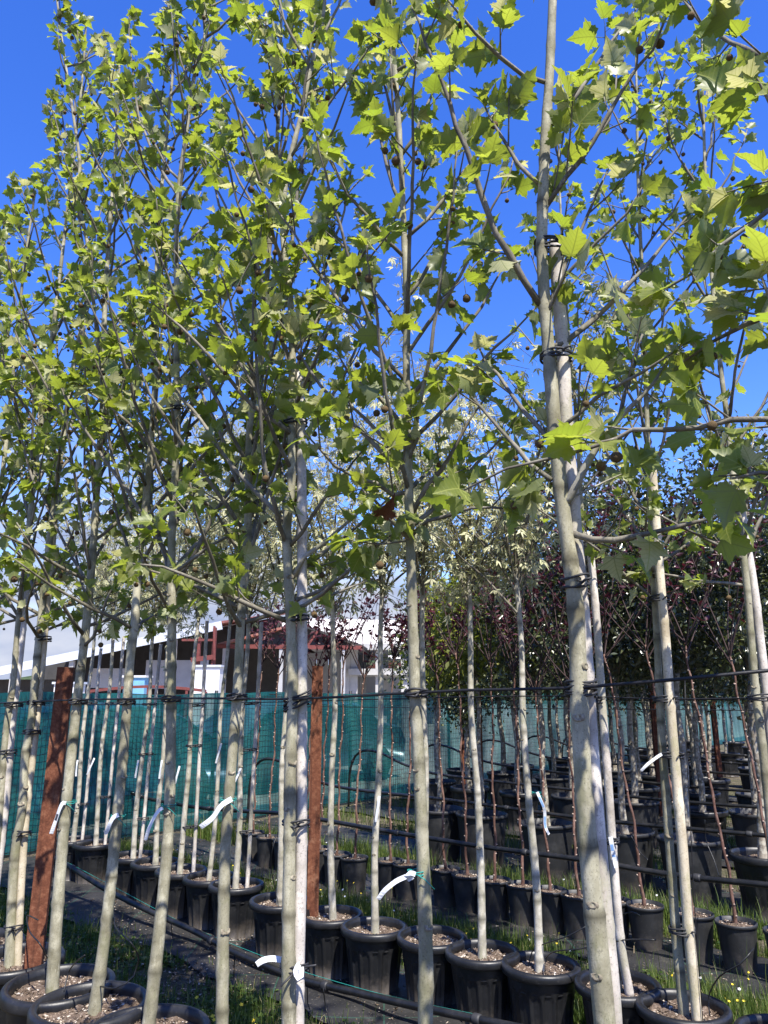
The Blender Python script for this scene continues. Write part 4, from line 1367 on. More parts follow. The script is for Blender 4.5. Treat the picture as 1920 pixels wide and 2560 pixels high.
MADE = {
    10: [  # the thickest tree
        (P([(1432, 1335), (1480, 1350), (1539, 1347), (1620, 1335), (1700, 1318), (1775, 1296), (1850, 1272)], 1.86, 1.72), 0.011),
        (P([(1410, 1262), (1423, 1250), (1463, 1163), (1550, 1041), (1637, 955), (1690, 860)], 1.86, 1.80), 0.0135),
        (P([(1550, 1041), (1562, 985), (1590, 900), (1610, 820)], 1.83, 1.95), 0.007),
        (P([(1394, 1076), (1498, 989), (1602, 929), (1654, 897), (1720, 850)], 1.86, 1.70), 0.006),
        (P([(1359, 527), (1417, 446), (1481, 353), (1556, 220), (1631, 122), (1690, -10)], 1.86, 1.70), 0.009),
        (P([(1352, 530), (1405, 455), (1465, 365), (1520, 300), (1545, 180)], 1.87, 1.95), 0.007),
        (P([(1371, 208), (1307, 185), (1249, 145), (1191, 87), (1110, -10)], 1.86, 1.72), 0.0075),
        (P([(1383, 310), (1423, 260), (1469, 197), (1516, 127), (1590, 20)], 1.86, 2.02), 0.009),
        (P([(1350, 762), (1307, 694), (1238, 584), (1209, 492), (1163, 370), (1122, 260), (1082, 150), (1027, 12)], 1.86, 1.74), 0.0115),
        (P([(1372, 870), (1411, 856), (1481, 804), (1521, 764), (1591, 690), (1660, 610), (1735, 520)], 1.86, 1.98), 0.010),
        (P([(1362, 800), (1411, 694), (1492, 608), (1573, 532), (1620, 440)], 1.86, 1.68), 0.0065),
        (P([(1378, 1200), (1330, 1165), (1255, 1080), (1200, 1015), (1150, 960)], 1.86, 2.0), 0.008),
    ],
    9: [
        (P([(1030, 1285), (1072, 1212), (1101, 1176), (1125, 1140), (1177, 1043), (1222, 982)], 2.21, 2.12), 0.011),
        (P([(1012, 1180), (1048, 1087), (1092, 1039), (1145, 978), (1191, 914), (1284, 827), (1353, 758)], 2.21, 2.05), 0.010),
        (P([(1026, 1352), (1016, 1342), (979, 1301), (939, 1257), (900, 1225)], 2.21, 2.12), 0.010),
        (P([(1005, 1170), (963, 1103), (915, 1051), (880, 1015), (845, 960)], 2.21, 2.15), 0.009),
        (P([(1010, 1070), (959, 1002), (919, 966), (887, 950), (840, 880)], 2.21, 2.30), 0.009),
        (P([(1020, 1230), (985, 1235), (940, 1210), (895, 1200), (834, 1164), (798, 1124), (757, 1079)], 2.21, 2.05), 0.008),
        (P([(1026, 1340), (1070, 1300), (1110, 1290), (1180, 1270), (1290, 1275)], 2.21, 2.05), 0.007),
    ],
    8: [
        (P([(735, 1440), (761, 1390), (814, 1354), (862, 1313), (920, 1262), (960, 1230)], 2.55, 2.45), 0.012),
        (P([(730, 1090), (718, 1076), (637, 1018), (567, 937), (492, 856), (417, 787), (360, 735)], 2.55, 2.42), 0.011),
        (P([(728, 900), (760, 800), (800, 700), (850, 560), (880, 420)], 2.55, 2.6), 0.009),
        (P([(740, 1500), (800, 1480), (850, 1440), (880, 1390)], 2.55, 2.6), 0.009),
        (P([(730, 640), (735, 560), (748, 440), (770, 330), (790, 200)], 2.55, 2.62), 0.008),
    ],
    7: [
        (P([(620, 1270), (660, 1230), (715, 1185), (755, 1120)], 2.77, 2.9), 0.011),
        (P([(612, 1400), (575, 1345), (545, 1290), (510, 1250)], 2.77, 2.6), 0.007),
        (P([(665, 735), (620, 640), (560, 540), (520, 420), (480, 330)], 2.77, 2.9), 0.009),
    ],
    6: [
        (P([(440, 1180), (350, 1085), (250, 1000), (180, 950)], 3.07, 2.95), 0.009),
        (P([(492, 162), (470, 120), (440, 70), (415, 0)], 3.07, 3.0), 0.007),
        (P([(512, 95), (545, 75), (580, 40), (600, -20)], 3.07, 3.0), 0.007),
        (P([(446, 492), (400, 420), (350, 300), (330, 150), (320, 40)], 3.07, 3.2), 0.0085),
    ],
    4: [
        (P([(206, 1620), (235, 1590), (265, 1500), (300, 1440)], 3.5, 3.4), 0.011),
        (P([(250, 1130), (190, 1060), (120, 1010), (50, 950)], 3.5, 3.5), 0.009),
    ],
    11: [
        (P([(2190, 1100), (1920, 1050), (1828, 1053), (1741, 1070), (1585, 1079), (1545, 1094), (1377, 1148), (1267, 1175), (1151, 1227)], 1.41, 1.58), 0.0085),
        (P([(2170, 330), (1920, 150), (1822, 110), (1760, 60), (1700, -10)], 1.41, 1.62), 0.011),
        (P([(2190, 640), (1920, 787), (1860, 815), (1782, 856), (1707, 903)], 1.41, 1.70), 0.011),
        (P([(2180, 330), (1880, 556), (1811, 613), (1735, 683), (1640, 740)], 1.41, 1.50), 0.008),
        (P([(2190, 960), (1990, 830), (1930, 760), (1890, 660)], 1.41, 1.42), 0.008),
        (P([(2190, 1220), (1980, 1190), (1900, 1180), (1830, 1200)], 1.41, 1.45), 0.008),
        (P([(2180, 440), (1990, 350), (1930, 260), (1890, 200)], 1.41, 1.36), 0.008),
    ],
}
DEAD = on_y(940, 1300, 2.16)
for i, (s, px, lab, plab) in enumerate(A):
    g = sq(s, QA)
    if px is None:
        path = [Vector((g.x, g.y, 0.355))] + [Vector((g.x + 0.02 * math.sin(k * 1.3 + i), g.y + 0.02 * math.cos(k * 1.7), 0.355 + k * (0.5 if i < 11 else 0.37))) for k in range(1, 10)]
    else:
        bp = on_y(px[0][0], px[0][1], g.y)
        path = [Vector((bp.x, g.y, 0.355))] + [on_y(a, c, g.y) for a, c in px[1:]]
        g = path[0]
    r0 = (0.024, 0.024, 0.020, 0.0225, 0.0265, 0.025, 0.0245, 0.0225, 0.0232, 0.0218, 0.027, 0.026)[i]
    kw = dict(h0=1.98, n_br=31, leaf=0.062, reach=0.80, dens=1.5, ball_p=0.12)
    if i == 10: kw = dict(h0=2.2, n_br=6, leaf=0.078, reach=0.4, dens=1.25, ball_p=0.12, skip=lambda a_, z_: 3.4 < a_ < 6.0)
    if i == 11: kw = dict(h0=2.5, n_br=3, leaf=0.086, reach=0.5, dens=1.35, ball_p=0.10)
    if i == 9: kw = dict(h0=2.2, n_br=23, leaf=0.066, reach=0.75, dens=1.55, ball_p=0.10)
    if i in (0, 1): kw = dict(h0=2.1, n_br=26, leaf=0.07, reach=0.95, dens=1.4)
    t = plane_tree(lab, path, r0, 0.006 if i != 10 else 0.011, 100 + i, made=MADE.get(i, ()), group=None, **kw)
    if i == 9:
        o = link('leaf', LEAVES['plane'][3][0].copy(), t, DEAD - Vector(t.location))
        o.data.materials[0] = M['dead_leaf']; o.scale = (0.055, 0.085, 0.12); o.rotation_euler = (2.9, 0.2, 0.4); o['label'] = 'shrivelled brown leaf'
    pot('A', g.x + 0.03 * math.sin(i * 2.1), g.y + 0.02, plab, 'large ribbed pots of the front row', i, i * 0.7, 0.012 * math.sin(i))

# second row: variegated maples, then planes again at the near end
B = [(182, 2111), (236, 2120), (331, 2152), (388, 2169), (451, 2190), (524, 2207), (589, 2227), (697, 2268), (829, 2305), (935, 2337), (1066, 2362), (1209, 2401), (1352, 2435), (1535, 2484), (1747, 2545), (1975, 2620)]
B_T = ['first variegated maple from the fence, staked, in the pot farthest back', 'second variegated maple from the fence, with two thin stems', 'staked variegated maple with a swollen pale foot, third from the fence', 'fourth variegated maple from the fence, unstaked, with a white strip tag', 'variegated maple with a dark cracked stake, fifth from the fence', 'sixth variegated maple from the fence, thin and leaning', 'stout staked variegated maple, seventh from the fence', 'greenish barked variegated maple beside the whitish stake', 'straight pale variegated maple next to the second rusty post', 'pale variegated maple leaning over the pot after the second rusty post', 'variegated maple hidden behind the trunk with teal twine', 'pale variegated maple in the pot of dry leaf litter', 'variegated maple with a bluish tag, in the pot with a yellow leaf on its soil', 'slim plane tree tied to a wooden pole close behind the thickest trunk', 'slim green plane tree tied to a yellowish cane with a black cord', 'plane tree tied to a smooth pole at the picture edge']
B_P = ['ribbed black pot farthest back beside the fence', 'ribbed black pot second from the fence in the second row', 'ribbed black pot third from the fence in the second row', 'ribbed black pot fourth from the fence in the second row', 'ribbed black pot fifth from the fence in the second row', 'ribbed black pot sixth from the fence in the second row', 'ribbed black pot seventh from the fence, full of crumbly soil', 'ribbed black pot partly behind the whitish stake', 'ribbed black pot with pale gravelly soil at the foot of the second rusty post', 'ribbed black pot just after the second rusty post', 'ribbed black pot behind the trunk with teal twine', 'ribbed black pot topped with dry leaf litter', 'ribbed black pot with a small yellow leaf on its soil', 'ribbed black pot of dark earth holding two stems and a pole', 'ribbed black pot of dark earth at the bottom edge with a cane', 'ribbed black pot beyond the bottom corner, last of the second row']


def maple(label, path, r0, seed, top):
    rr = random.Random(seed)
    base = Vector(path[0])
    root = empty('maple_tree', base, label, 'tree')
    b, line, rad = trunk_mesh(path, r0, r0 * 0.62, 0.13, seed, knots=3, knot_top=0.8, ring=0.13)
    link('trunk', b.mesh('trunk', M['maple_bark'], off=base), root)
    L = []
    az = rr.uniform(0, 6)
    for k in range(13):
        az += 2.4 + rr.uniform(-.4, .4)
        ln = rr.uniform(0.55, 1.35) if k % 3 else rr.uniform(1.2, 2.0)
        st = line[-1 - int(rr.uniform(0, 14))]
        el = rr.uniform(0.75, 1.35) if k % 3 else rr.uniform(1.2, 1.45)
        pts = grow_branch(st, az, el, ln * (top - st.z) / 1.5, rr.uniform(-0.5, -0.1), seed * 77 + k)
        cl = catmull(pts, 0.05); n = len(cl)
        bb = MB(); bb.tube(cl, [0.0065 * (1 - i / (n - 1)) + 0.0016 for i in range(n)], 5, cap=False)
        for i in range(int(n * 0.12), n):
            t = (cl[min(i + 1, n - 1)] - cl[i - 1]).normalized()
            for _ in range(2):
                o = rand_unit(); o = (o - t * o.dot(t)).normalized()
                if rr.random() < 0.30:
                    e = cl[i] + (o + t * 0.3 + Vector((0, 0, -0.25))) * rr.uniform(0.08, 0.22)
                    bb.tube([cl[i], e], [0.0022, 0.0014], 3, cap=False)
                    for q in range(3):
                        leaf_at(L, cl[i].lerp(e, 0.45 + 0.27 * q), o + Vector((0, 0, -0.6)), rr.uniform(0.055, 0.095), 0.4, 1.0, 0.6)
                leaf_at(L, cl[i], o + t * 0.3, rr.uniform(0.05, 0.09), 0.4, 1.0, 0.6)
        link('branch', bb.mesh('branch', M['twig_bark'], off=base), root)
    put_leaves(root, base, 'maple', L, 260)
    return root


for i, (px, py) in enumerate(B):
    g = on_z(px, py, 0.285)
    rr = random.Random(500 + i)
    r0 = 0.0215 if i not in (5, 13) else 0.018
    if i < 13:
        top = 2.38 + rr.uniform(-0.12, 0.08)
        lean = {9: (0.055, 0.0), 5: (0.05, 0), 2: (0.05, 0), 4: (0.02, 0), 11: (-0.03, 0), 12: (-0.045, 0), 8: (-0.02, 0)}.get(i, (rr.uniform(-.02, .02), 0))
        path = [Vector((g.x + lean[0] * (k / 5) + 0.010 * math.sin(k * 2 + i), g.y + 0.010 * math.cos(k * 1.6 + i), 0.275 + (top - 0.275) * k / 5)) for k in range(6)]
        maple(B_T[i], path, r0, 700 + i, 3.5 + rr.uniform(-0.25, 0.55))
    else:
        paths = {13: [(1547, 2480), (1535, 2350), (1520, 2200), (1504, 2040), (1490, 1850), (1476, 1640), (1465, 1480), (1456, 1300), (1448, 1180), (1438, 1020), (1425, 880), (1412, 700), (1402, 520), (1395, 330)],
                 14: [(1712, 2530), (1695, 2380), (1680, 2210), (1668, 2060), (1655, 1880), (1648, 1740), (1642, 1560), (1632, 1380), (1624, 1200), (1616, 1040), (1612, 900), (1606, 700), (1598, 500), (1592, 260), (1586, 60)],
                 15: [(1975, 2640), (1945, 2330), (1925, 2060), (1908, 1880), (1890, 1720), (1880, 1600), (1870, 1480), (1852, 1330), (1832, 1200), (1815, 1040), (1800, 920), (1786, 760), (1770, 540), (1760, 330), (1752, 100)]}[i]
        yb_ = g.y
        path = [on_y(a, c, yb_) for a, c in paths]
        path[0].z = 0.275
        plane_tree(B_T[i], path, r0, 0.005, 140 + i, h0=2.15 if i != 13 else 2.3, n_br=26 if i != 13 else 17, leaf=0.062, reach=0.7, dens=1.15, group=None, ball_p=0.16)
        g = path[0]
    pot('B', g.x + (0.03 if i == 10 else 0), g.y + 0.01, B_P[i], 'ribbed pots of the second row', i, i * 0.9, 0.01 * math.sin(i * 3))

# third row: purple-leaved saplings in small pots
C = [(631, 2088), (671, 2100), (715, 2109), (761, 2117), (799, 2129), (842, 2143), (886, 2152), (974, 2160), (1017, 2167), (1113, 2181), (1169, 2195), (1238, 2209), (1307, 2221), (1374, 2234), (1445, 2247), (1530, 2260), (1613, 2273), (1735, 2294), (1842, 2317), (1965, 2342)]


def plum(label, path, seed, top, n_leaf):
    rr = random.Random(seed)
    base = Vector(path[0])
    root = empty('plum_sapling', base, label, 'sapling')
    line = catmull(path, 0.02)
    b = MB(); rad = []
    n = len(line)
    for i in range(n):
        r = 0.0105 + (0.006 - 0.0105) * i / n
        if i < 8: r *= 1.3 - 0.04 * i
        rad.append(r * (1 + 0.10 * math.sin(i * 0.9)))
        line[i] = line[i] + Vector((0.004 * math.sin(i * 0.55), 0.004 * math.cos(i * 0.5), 0))
    b.tube(line, rad, 7)
    s = 3
    while s < n - 2:
        a = rr.uniform(0, 6.28)
        o = Vector((math.cos(a), math.sin(a), 0.4))
        b.lathe([(0.0065, -0.003), (0.0055, 0.004), (0.003, 0.008), (0, 0.009)], 6, line[s] + o * rad[s] * 0.8, o.normalized(), 1)
        s += rr.choice((2, 3, 4))
    link('stem', b.mesh('stem', [M['plum_bark'], M['plum_knob']], off=base), root)
    L = []
    nb = 7
    for k in range(nb):
        az = k * 2.4 + rr.uniform(-.3, .3)
        pts = grow_branch(line[-1 - int(rr.uniform(0, 6))], az, rr.uniform(0.85, 1.3), (top - line[-1].z) * rr.uniform(0.65, 1.1), 0.15, seed * 31 + k)
        cl = catmull(pts, 0.04); m = len(cl)
        bb = MB(); bb.tube(cl, [0.0042 * (1 - i / (m - 1)) + 0.0013 for i in range(m)], 4, cap=False)
        link('branch', bb.mesh('branch', M['plum_twig'], off=base), root)
        for _ in range(int(n_leaf / nb)):
            i = int(m * (0.30 + 0.70 * rr.random() ** 0.8)) - 1
            leaf_at(L, cl[i], rand_unit() + Vector((0, 0, 0.4)), rr.uniform(0.032, 0.062), 0.3, 1.0, 0.1)
    put_leaves(root, base, 'plum', L, 300)


for i, (px, py) in enumerate(C):
    g = on_z(px, py, 0.245)
    rr = random.Random(900 + i)
    top_st = 1.9 + rr.uniform(-0.15, 0.1) if i < 12 else 1.75 + rr.uniform(-0.1, 0.2)
    lx = (0.05 if i < 9 else rr.uniform(-0.10, 0.02) if i < 15 else -0.16) + rr.uniform(-0.02, 0.02)
    path = [Vector((g.x + lx * (k / 6) ** 1.1 * 1.0 + 0.008 * math.sin(2.3 * k + i), g.y + 0.008 * math.cos(1.9 * k), 0.235 + (top_st - 0.235) * k / 6)) for k in range(7)]
    plum(f'slender purple-leaved sapling, {ORD[i]} from the fence in the row of small pots', path, 950 + i, 2.65 + rr.uniform(-.15, .3) + (0.55 if i > 9 else -0.05), 200 if i < 9 else 250)
    pot('C', g.x, g.y, f'small smooth black pot, {ORD[i]} from the fence in its row', 'small smooth pots of the third row', i, i * 1.1, 0.012 * math.sin(i * 2))

# rows beyond: mottled evergreens and two yellow-green trees in big pots
def crown_tree(name, label, kind, x, y, zs, stem, cz, rx, rz, n, leaf, seed, r0, lean=0.0, mat='oak_bark', cat='tree', open_=0.0):
    rr = random.Random(seed); g = np.random.default_rng(seed)
    base = Vector((x, y, zs))
    root = empty(name, base, label, cat)
    path = [Vector((x + lean * k / 5 + 0.012 * math.sin(k * 2.1 + seed), y + 0.012 * math.cos(k * 1.4), zs + (stem - zs) * k / 5)) for k in range(6)]
    b, line, rad = trunk_mesh(path, r0, r0 * 0.7, 0.2, seed, 10, 1.25, 2, 0.8, 0.05)
    link('trunk', b.mesh('trunk', M[mat], off=base), root)
    cen = np.array([path[-1].x, path[-1].y, cz])
    ncl = 60
    d = g.normal(size=(ncl, 3)); d /= np.linalg.norm(d, axis=1)[:, None]
    cl = cen + d * (g.uniform(0.25, 1, (ncl, 1)) ** 0.45) * np.array([rx, rx, rz])
    for k in range(8):
        bb = MB(); e = Vector(cl[k * 3]); m = line[-2].lerp(e, 0.5) + Vector((0, 0, 0.05))
        bb.tube([line[-2 - k % 4], m, e], [0.011, 0.008, 0.003], 5)
        link('limb', bb.mesh('limb', M['twig_bark'], off=base), root)
    ci = g.integers(0, ncl, n)
    pos = cl[ci] + g.normal(size=(n, 3)) * np.array([0.11, 0.11, 0.10]) * (rx / 0.45) ** 0.5
    sets = LEAVES[kind]
    Yd = g.normal(size=(n, 3)) + (pos - cen) / np.array([rx, rx, rz]) * 0.8; Yd /= np.linalg.norm(Yd, axis=1)[:, None]
    N = g.normal(size=(n, 3)) * 0.8 + np.array([0, 0, 0.6]) + SUNV * 0.3
    N -= Yd * (N * Yd).sum(1)[:, None]; N /= np.linalg.norm(N, axis=1)[:, None]
    X = np.cross(Yd, N)
    sz = leaf * g.uniform(0.6, 1.25, n)
    # simple folded leaf: base, two sides, tip
    w = 0.24
    vs = np.empty((n, 4, 3))
    p0 = pos - np.array(base)
    vs[:, 0] = p0
    vs[:, 1] = p0 + (Yd * 0.5 + X * w + N * 0.05) * sz[:, None]
    vs[:, 2] = p0 + (Yd - N * 0.12) * sz[:, None]
    vs[:, 3] = p0 + (Yd * 0.5 - X * w + N * 0.05) * sz[:, None]
    o4 = np.arange(n) * 4
    fs = np.concatenate([np.stack([o4, o4 + 1, o4 + 2], 1), np.stack([o4, o4 + 2, o4 + 3], 1)])
    o = link('foliage', np_mesh('foliage', vs.reshape(-1, 3), fs, sets[0][0].materials[0]), root)
    o['kind'] = 'stuff'
    return root


ROWS = {
    'fourth': (6.35, [(4.85, 'yellow'), (4.3, 'yellow'), (3.57, 'oak'), (2.95, 'oak'), (2.4, 'oak'), (1.85, 'oak')]),
    'fifth': (8.15, [(6.31, 'oak'), (5.75, 'oak'), (5.0, 'oak'), (4.3, 'oak'), (3.58, 'oak'), (2.95, 'oak'), (2.4, 'oak'), (1.75, 'oak')]),
    'sixth': (9.65, [(6.9, 'oak'), (6.14, 'oak'), (5.35, 'oak'), (4.7, 'oak'), (4.1, 'oak'), (3.46, 'oak'), (2.7, 'oak')]),
    'eighth': (12.75, [(6.9, 'oak'), (6.1, 'oak'), (5.3, 'oak'), (4.5, 'oak'), (3.7, 'oak')]),
    'ninth': (14.3, [(6.8, 'oak'), (5.9, 'oak'), (5.0, 'oak'), (4.1, 'oak')]),
    'tenth': (15.9, [(6.9, 'oak'), (6.0, 'oak'), (5.1, 'oak'), (4.3, 'oak')]),
    'eleventh': (17.5, [(6.9, 'oak'), (6.0, 'oak'), (5.0, 'oak')]),
    'twelfth': (19.5, [(7.0, 'oak'), (6.0, 'oak'), (5.2, 'oak')]),
    'seventh': (11.2, [(6.8, 'oak'), (6.0, 'oak'), (5.2, 'oak'), (4.56, 'oak'), (3.8, 'oak'), (3.0, 'oak')]),
}
for ri, (rname, (q, items)) in enumerate(ROWS.items()):
    for k, (s, kind) in enumerate(items):
        rr = random.Random(1300 + ri * 40 + k)
        g = sq(s + rr.uniform(-.06, .06), q + rr.uniform(-.08, .08))
        big = 'D' if rname == 'fourth' and k < 4 else rr.choice('DE')
        zs = POT[big][2]
        if kind == 'oak':
            far_left = (s > 5.4)
            cz = 2.55 + rr.uniform(-.15, .2) - (0.35 if far_left else 0)
            crown_tree('holm_oak', f'dark small-leaved evergreen with mottled trunk, {ORD[k]} from the fence in the {rname} row', 'oak', g.x, g.y, zs, 1.75, cz, rr.uniform(0.42, 0.58), rr.uniform(0.85, 1.1) - (0.25 if far_left else 0), 7500 if ri < 3 else 5500, 0.058, 1400 + ri * 40 + k, rr.uniform(0.030, 0.040), rr.uniform(-.06, .04))
        else:
            crown_tree('magnolia_tree', f'yellow-green broad-leaved tree, {ORD[k]} from the fence in the {rname} row', 'yellow', g.x, g.y, zs, 1.75, 2.25, 0.36, 0.62, 1500, 0.085, 1400 + ri * 40 + k, 0.026, 0.0)
        pot(big, g.x, g.y, f'big black pot with a mottled trunk, {ORD[k]} from the fence in the {rname} row', f'big pots of the {rname} row', k, k * 1.3 + ri, 0.012 * math.sin(k))

# ------------------------------------------------------------------ posts, stakes, ties, wires, pipes, tags
def steel_post(p, h, w, label, thin=False):
    b = MB()
    if not thin:
        n = 8; rr = w / 2
        prof = [(-rr, -rr * .8), (rr, -rr * .8), (rr, rr * .8), (rr * .7, rr * .8), (rr * .7, -rr * .55), (-rr * .7, -rr * .55), (-rr * .7, rr * .8), (-rr, rr * .8)]
        vs = [(x, y, z) for z in (0, h * 0.33, h * 0.66, h) for x, y in prof]
        fs = [(j * n + k, j * n + (k + 1) % n, (j + 1) * n + (k + 1) % n, (j + 1) * n + k) for j in range(3) for k in range(n)]
        fs += [tuple(3 * n + k for k in range(n))]
        b.add(vs, fs)
    else:
        b.box((0, 0, h / 2), (w, 0.006, h)); b.box((w / 2 + 0.003, w / 2, h / 2), (0.006, w, h))
    o = link('steel_post', b.mesh('steel_post', M['rust'], False), None, (p[0], p[1], 0))
    o.rotation_euler = (0, 0, VANG - 0.75)
    tag(o, label, 'post')
    hb_ = MB(); hb_.lathe([(0.006, -0.002), (0.006, 0.012), (0, 0.013)], 8, (0, -w * 0.42, h - 0.16), Vector((0, -1, 0)))
    link('bolt', hb_.mesh('bolt', M['red_paint']), o)
    return o


p1 = on_z(78, 2436, 0.355); p2 = on_z(781, 2297, 0.27)
o = steel_post(p1, on_y(145, 1668, p1.y).z, 0.074, 'thick rusty brown steel post, first in the front row beside a plane tree'); o.rotation_euler = (0, 0.012, 0.25)
o = steel_post(p2, on_y(781, 1665, p2.y).z, 0.070, 'thick rusty brown steel post standing just behind the whitish stake'); o.rotation_euler = (0, 0, 0.1)
for px, py, h, lab in ((1206, 2085, 1.75, 'thin reddish steel post hidden behind a pale maple stem'), (1651, 2000, 1.75, 'dark rusty steel post among the evergreens behind the yellowish cane'), (1804, 1985, 1.75, 'dark rusty steel post between two evergreen trunks near the picture edge'), (1916, 1975, 1.75, 'rusty steel post at the picture edge behind the evergreens'), (1160, 1975, 1.7, 'thin rusty steel post close to the net behind the small pots')):
    g = on_z(px, py, 0.2)
    steel_post(g, h, 0.045 if 'thin' in lab else 0.065, lab, 'thin' in lab)


def stake(px, y, r, label, mat='stake', node=0.3, seed=0, dy=0.0):
    pts = [on_y(a, c, y) for a, c in px]
    rr = random.Random(seed)
    line = catmull(pts, 0.02); b = MB(); rad = []; s = 0; nx = rr.uniform(0.1, node)
    for i, p in enumerate(line):
        if i: s += (line[i] - line[i - 1]).length
        k = r * (1 - 0.05 * s)
        if s > nx:
            k *= 1.10; nx += node * rr.uniform(0.8, 1.2)
        rad.append(k)
    rad[-1] *= 0.85
    b.tube(line, rad, 12)
    o = link('support_stake', b.mesh('support_stake', M[mat], off=line[0]), None, line[0])
    tag(o, label, 'stake')
    return line


def stick(p, lean, h, r, label, mat='stake', seed=0):
    rr = random.Random(seed)
    line = [Vector(p) + Vector((lean * k / 60, 0.004 * math.sin(k * 0.2), (h - p[2]) * k / 60)) for k in range(61)]
    rad = [r * (1.13 if k % 9 == 4 else 1) * rr.uniform(0.98, 1.02) for k in range(61)]
    b = MB(); b.tube(line, rad, 9)
    o = link('support_stake', b.mesh('support_stake', M[mat], off=line[0]), None, line[0])
    tag(o, label, 'stake')


yA = [sq(s, QA).y for s, *_ in A]
stake([(1569, 3276), (1534, 2560), (1514, 2314), (1492, 2060), (1475, 1840), (1458, 1560), (1446, 1430), (1429, 1221), (1417, 1076), (1408, 897), (1396, 740), (1386, 600)], yA[10] + 0.03, 0.0205, 'smooth grey pole strapped along the thickest trunk, ending among its branches', 'stake', 0.5, 1)
stake([(742, 2806), (745, 2560), (746, 2426), (753, 2137), (754, 1849), (755, 1560), (755, 1308), (752, 1105), (746, 931)], yA[8] + 0.02, 0.0195, 'whitish cracked pole tied beside the trunk before the second rusty post', 'stake', 0.36, 2)
stake([(43, 2425), (54, 2195), (67, 2023), (87, 1849), (104, 1676), (114, 1560), (130, 1380), (140, 1250)], yA[3] + 0.02, 0.0175, 'yellow cane tied to the crooked plane tree', 'cane', 0.3, 3)
stake([(-32, 2385), (0, 2120), (14, 1994), (29, 1820), (38, 1734), (54, 1589), (75, 1350)], yA[2] + 0.02, 0.022, 'broad weathered pole at the picture edge tied to a plane tree', 'stake', 0.4, 4)
gB = {i: on_z(*B[i], 0.285) for i in range(len(B))}
stake([(1575, 2492), (1551, 2350), (1534, 2150), (1520, 1950), (1505, 1750), (1493, 1570), (1480, 1420), (1470, 1330)], gB[13].y - 0.05, 0.0205, 'pale wooden pole with a white label, behind the thickest trunk', 'stake', 0.33, 5)
stake([(1745, 2560), (1722, 2330), (1707, 2130), (1692, 1960), (1677, 1780), (1664, 1600), (1650, 1440), (1640, 1300), (1630, 1160)], gB[14].y - 0.06, 0.0225, 'yellowish cane with a black cord, tied to the slim green plane tree', 'cane', 0.42, 6)
stake([(2005, 2640), (1975, 2330), (1948, 2060), (1930, 1880), (1915, 1720), (1900, 1600), (1886, 1480), (1862, 1330), (1836, 1180)], gB[15].y + 0.02, 0.020, 'smooth pale pole tied to the plane tree at the picture edge', 'stake', 0.4, 7)
for i, dx, lean, h, lab in ((0, 0.075, 0.02, 2.0, 'grey stake in the pot farthest back by the fence'), (1, 0.085, 0.02, 2.1, 'grey stake beside the second maple from the fence'), (2, 0.055, 0.05, 2.0, 'grey stake touching the maple with the swollen foot'), (4, 0.09, 0.0, 2.15, 'dark cracked stake in the fifth pot from the fence'), (6, 0.075, 0.03, 2.1, 'grey stake beside the stout seventh maple')):
    g = gB[i]; stick((g.x + dx, g.y + 0.01, 0.27), lean, h, 0.014, lab, 'stake', 30 + i)


def wire(name, pts, r, label, cat, mat='wire', n=5, step=0.15, group=None, clips=0):
    line = catmull(pts, step)
    b = MB(); b.tube(line, r, n)
    o = link(name, b.mesh(name, M[mat], off=line[0]), None, line[0])
    tag(o, label, cat, group)
    rr = random.Random(len(label))
    for k in range(clips):                                     # couplings and clips on a pipe
        i = int((k + rr.uniform(0.2, 0.8)) * (len(line) - 2) / clips)
        t = (line[i + 1] - line[i]).normalized()
        c = MB(); c.tube([line[i] - t * 0.022, line[i] - t * 0.012, line[i] + t * 0.012, line[i] + t * 0.022], [r * 1.18, r * 1.35, r * 1.35, r * 1.18], 10)
        link('coupling', c.mesh('coupling', M['rubber'], off=line[0]), o)
    return o


wire('support_wire', [on_q(a, c, 1.70) for a, c in ((-120, 1764), (156, 1751), (480, 1746), (730, 1748), (960, 1736), (1162, 1726), (1440, 1720), (1680, 1700), (1990, 1670))], 0.0042, 'black support wire tied along the plane trees of the front row', 'wire', group=None)
wire('support_wire', [on_q(a, c, 3.43) for a, c in ((150, 1762), (480, 1759), (800, 1752), (1191, 1742), (1440, 1741), (1700, 1748), (2050, 1740))], 0.0032, 'thin black support wire along the maples of the second row', 'wire')
for q, z, rn in ((4.93, 1.5, 'third'), (6.35, 1.55, 'fourth'), (8.15, 1.55, 'fifth'), (9.65, 1.52, 'sixth'), (11.2, 1.5, 'seventh')):
    wire('support_wire', [sq(7.9, q - 0.03, z), sq(5, q - 0.03, z - 0.03), sq(2, q - 0.03, z - 0.01), sq(-1, q - 0.03, z)], 0.003, f'black support wire strung along the {rn} row of pots', 'wire')
# irrigation pipes
pB = [on_q(a, c, 3.18) for a, c in ((124, 2140), (174, 2166), (260, 2221), (376, 2279), (480, 2325), (578, 2377))]
pB2 = [on_q(a, c, 3.18) for a, c in ((578, 2377), (700, 2429), (758, 2451), (902, 2484), (1041, 2516), (1249, 2560), (1500, 2612))]
for p in pB + pB2: p.z = max(p.z, 0.035)
wire('irrigation_pipe', pB + pB2[1:], 0.0185, 'thick black irrigation pipe running before the ribbed pots of the second row', 'pipe', 'pipe', 12, 0.06, clips=5)
wire('irrigation_pipe', [on_q(a, c, 4.80) for a, c in ((185, 2090), (208, 1995), (225, 1962), (249, 1949), (300, 1962), (347, 1990), (475, 2016), (608, 2028), (723, 2036), (960, 2077), (1209, 2117), (1452, 2149), (1683, 2187), (1920, 2213), (2100, 2235))], 0.0175, 'black irrigation pipe looping up by the fence and crossing the small pots', 'pipe', 'pipe', 10, 0.06, clips=7)
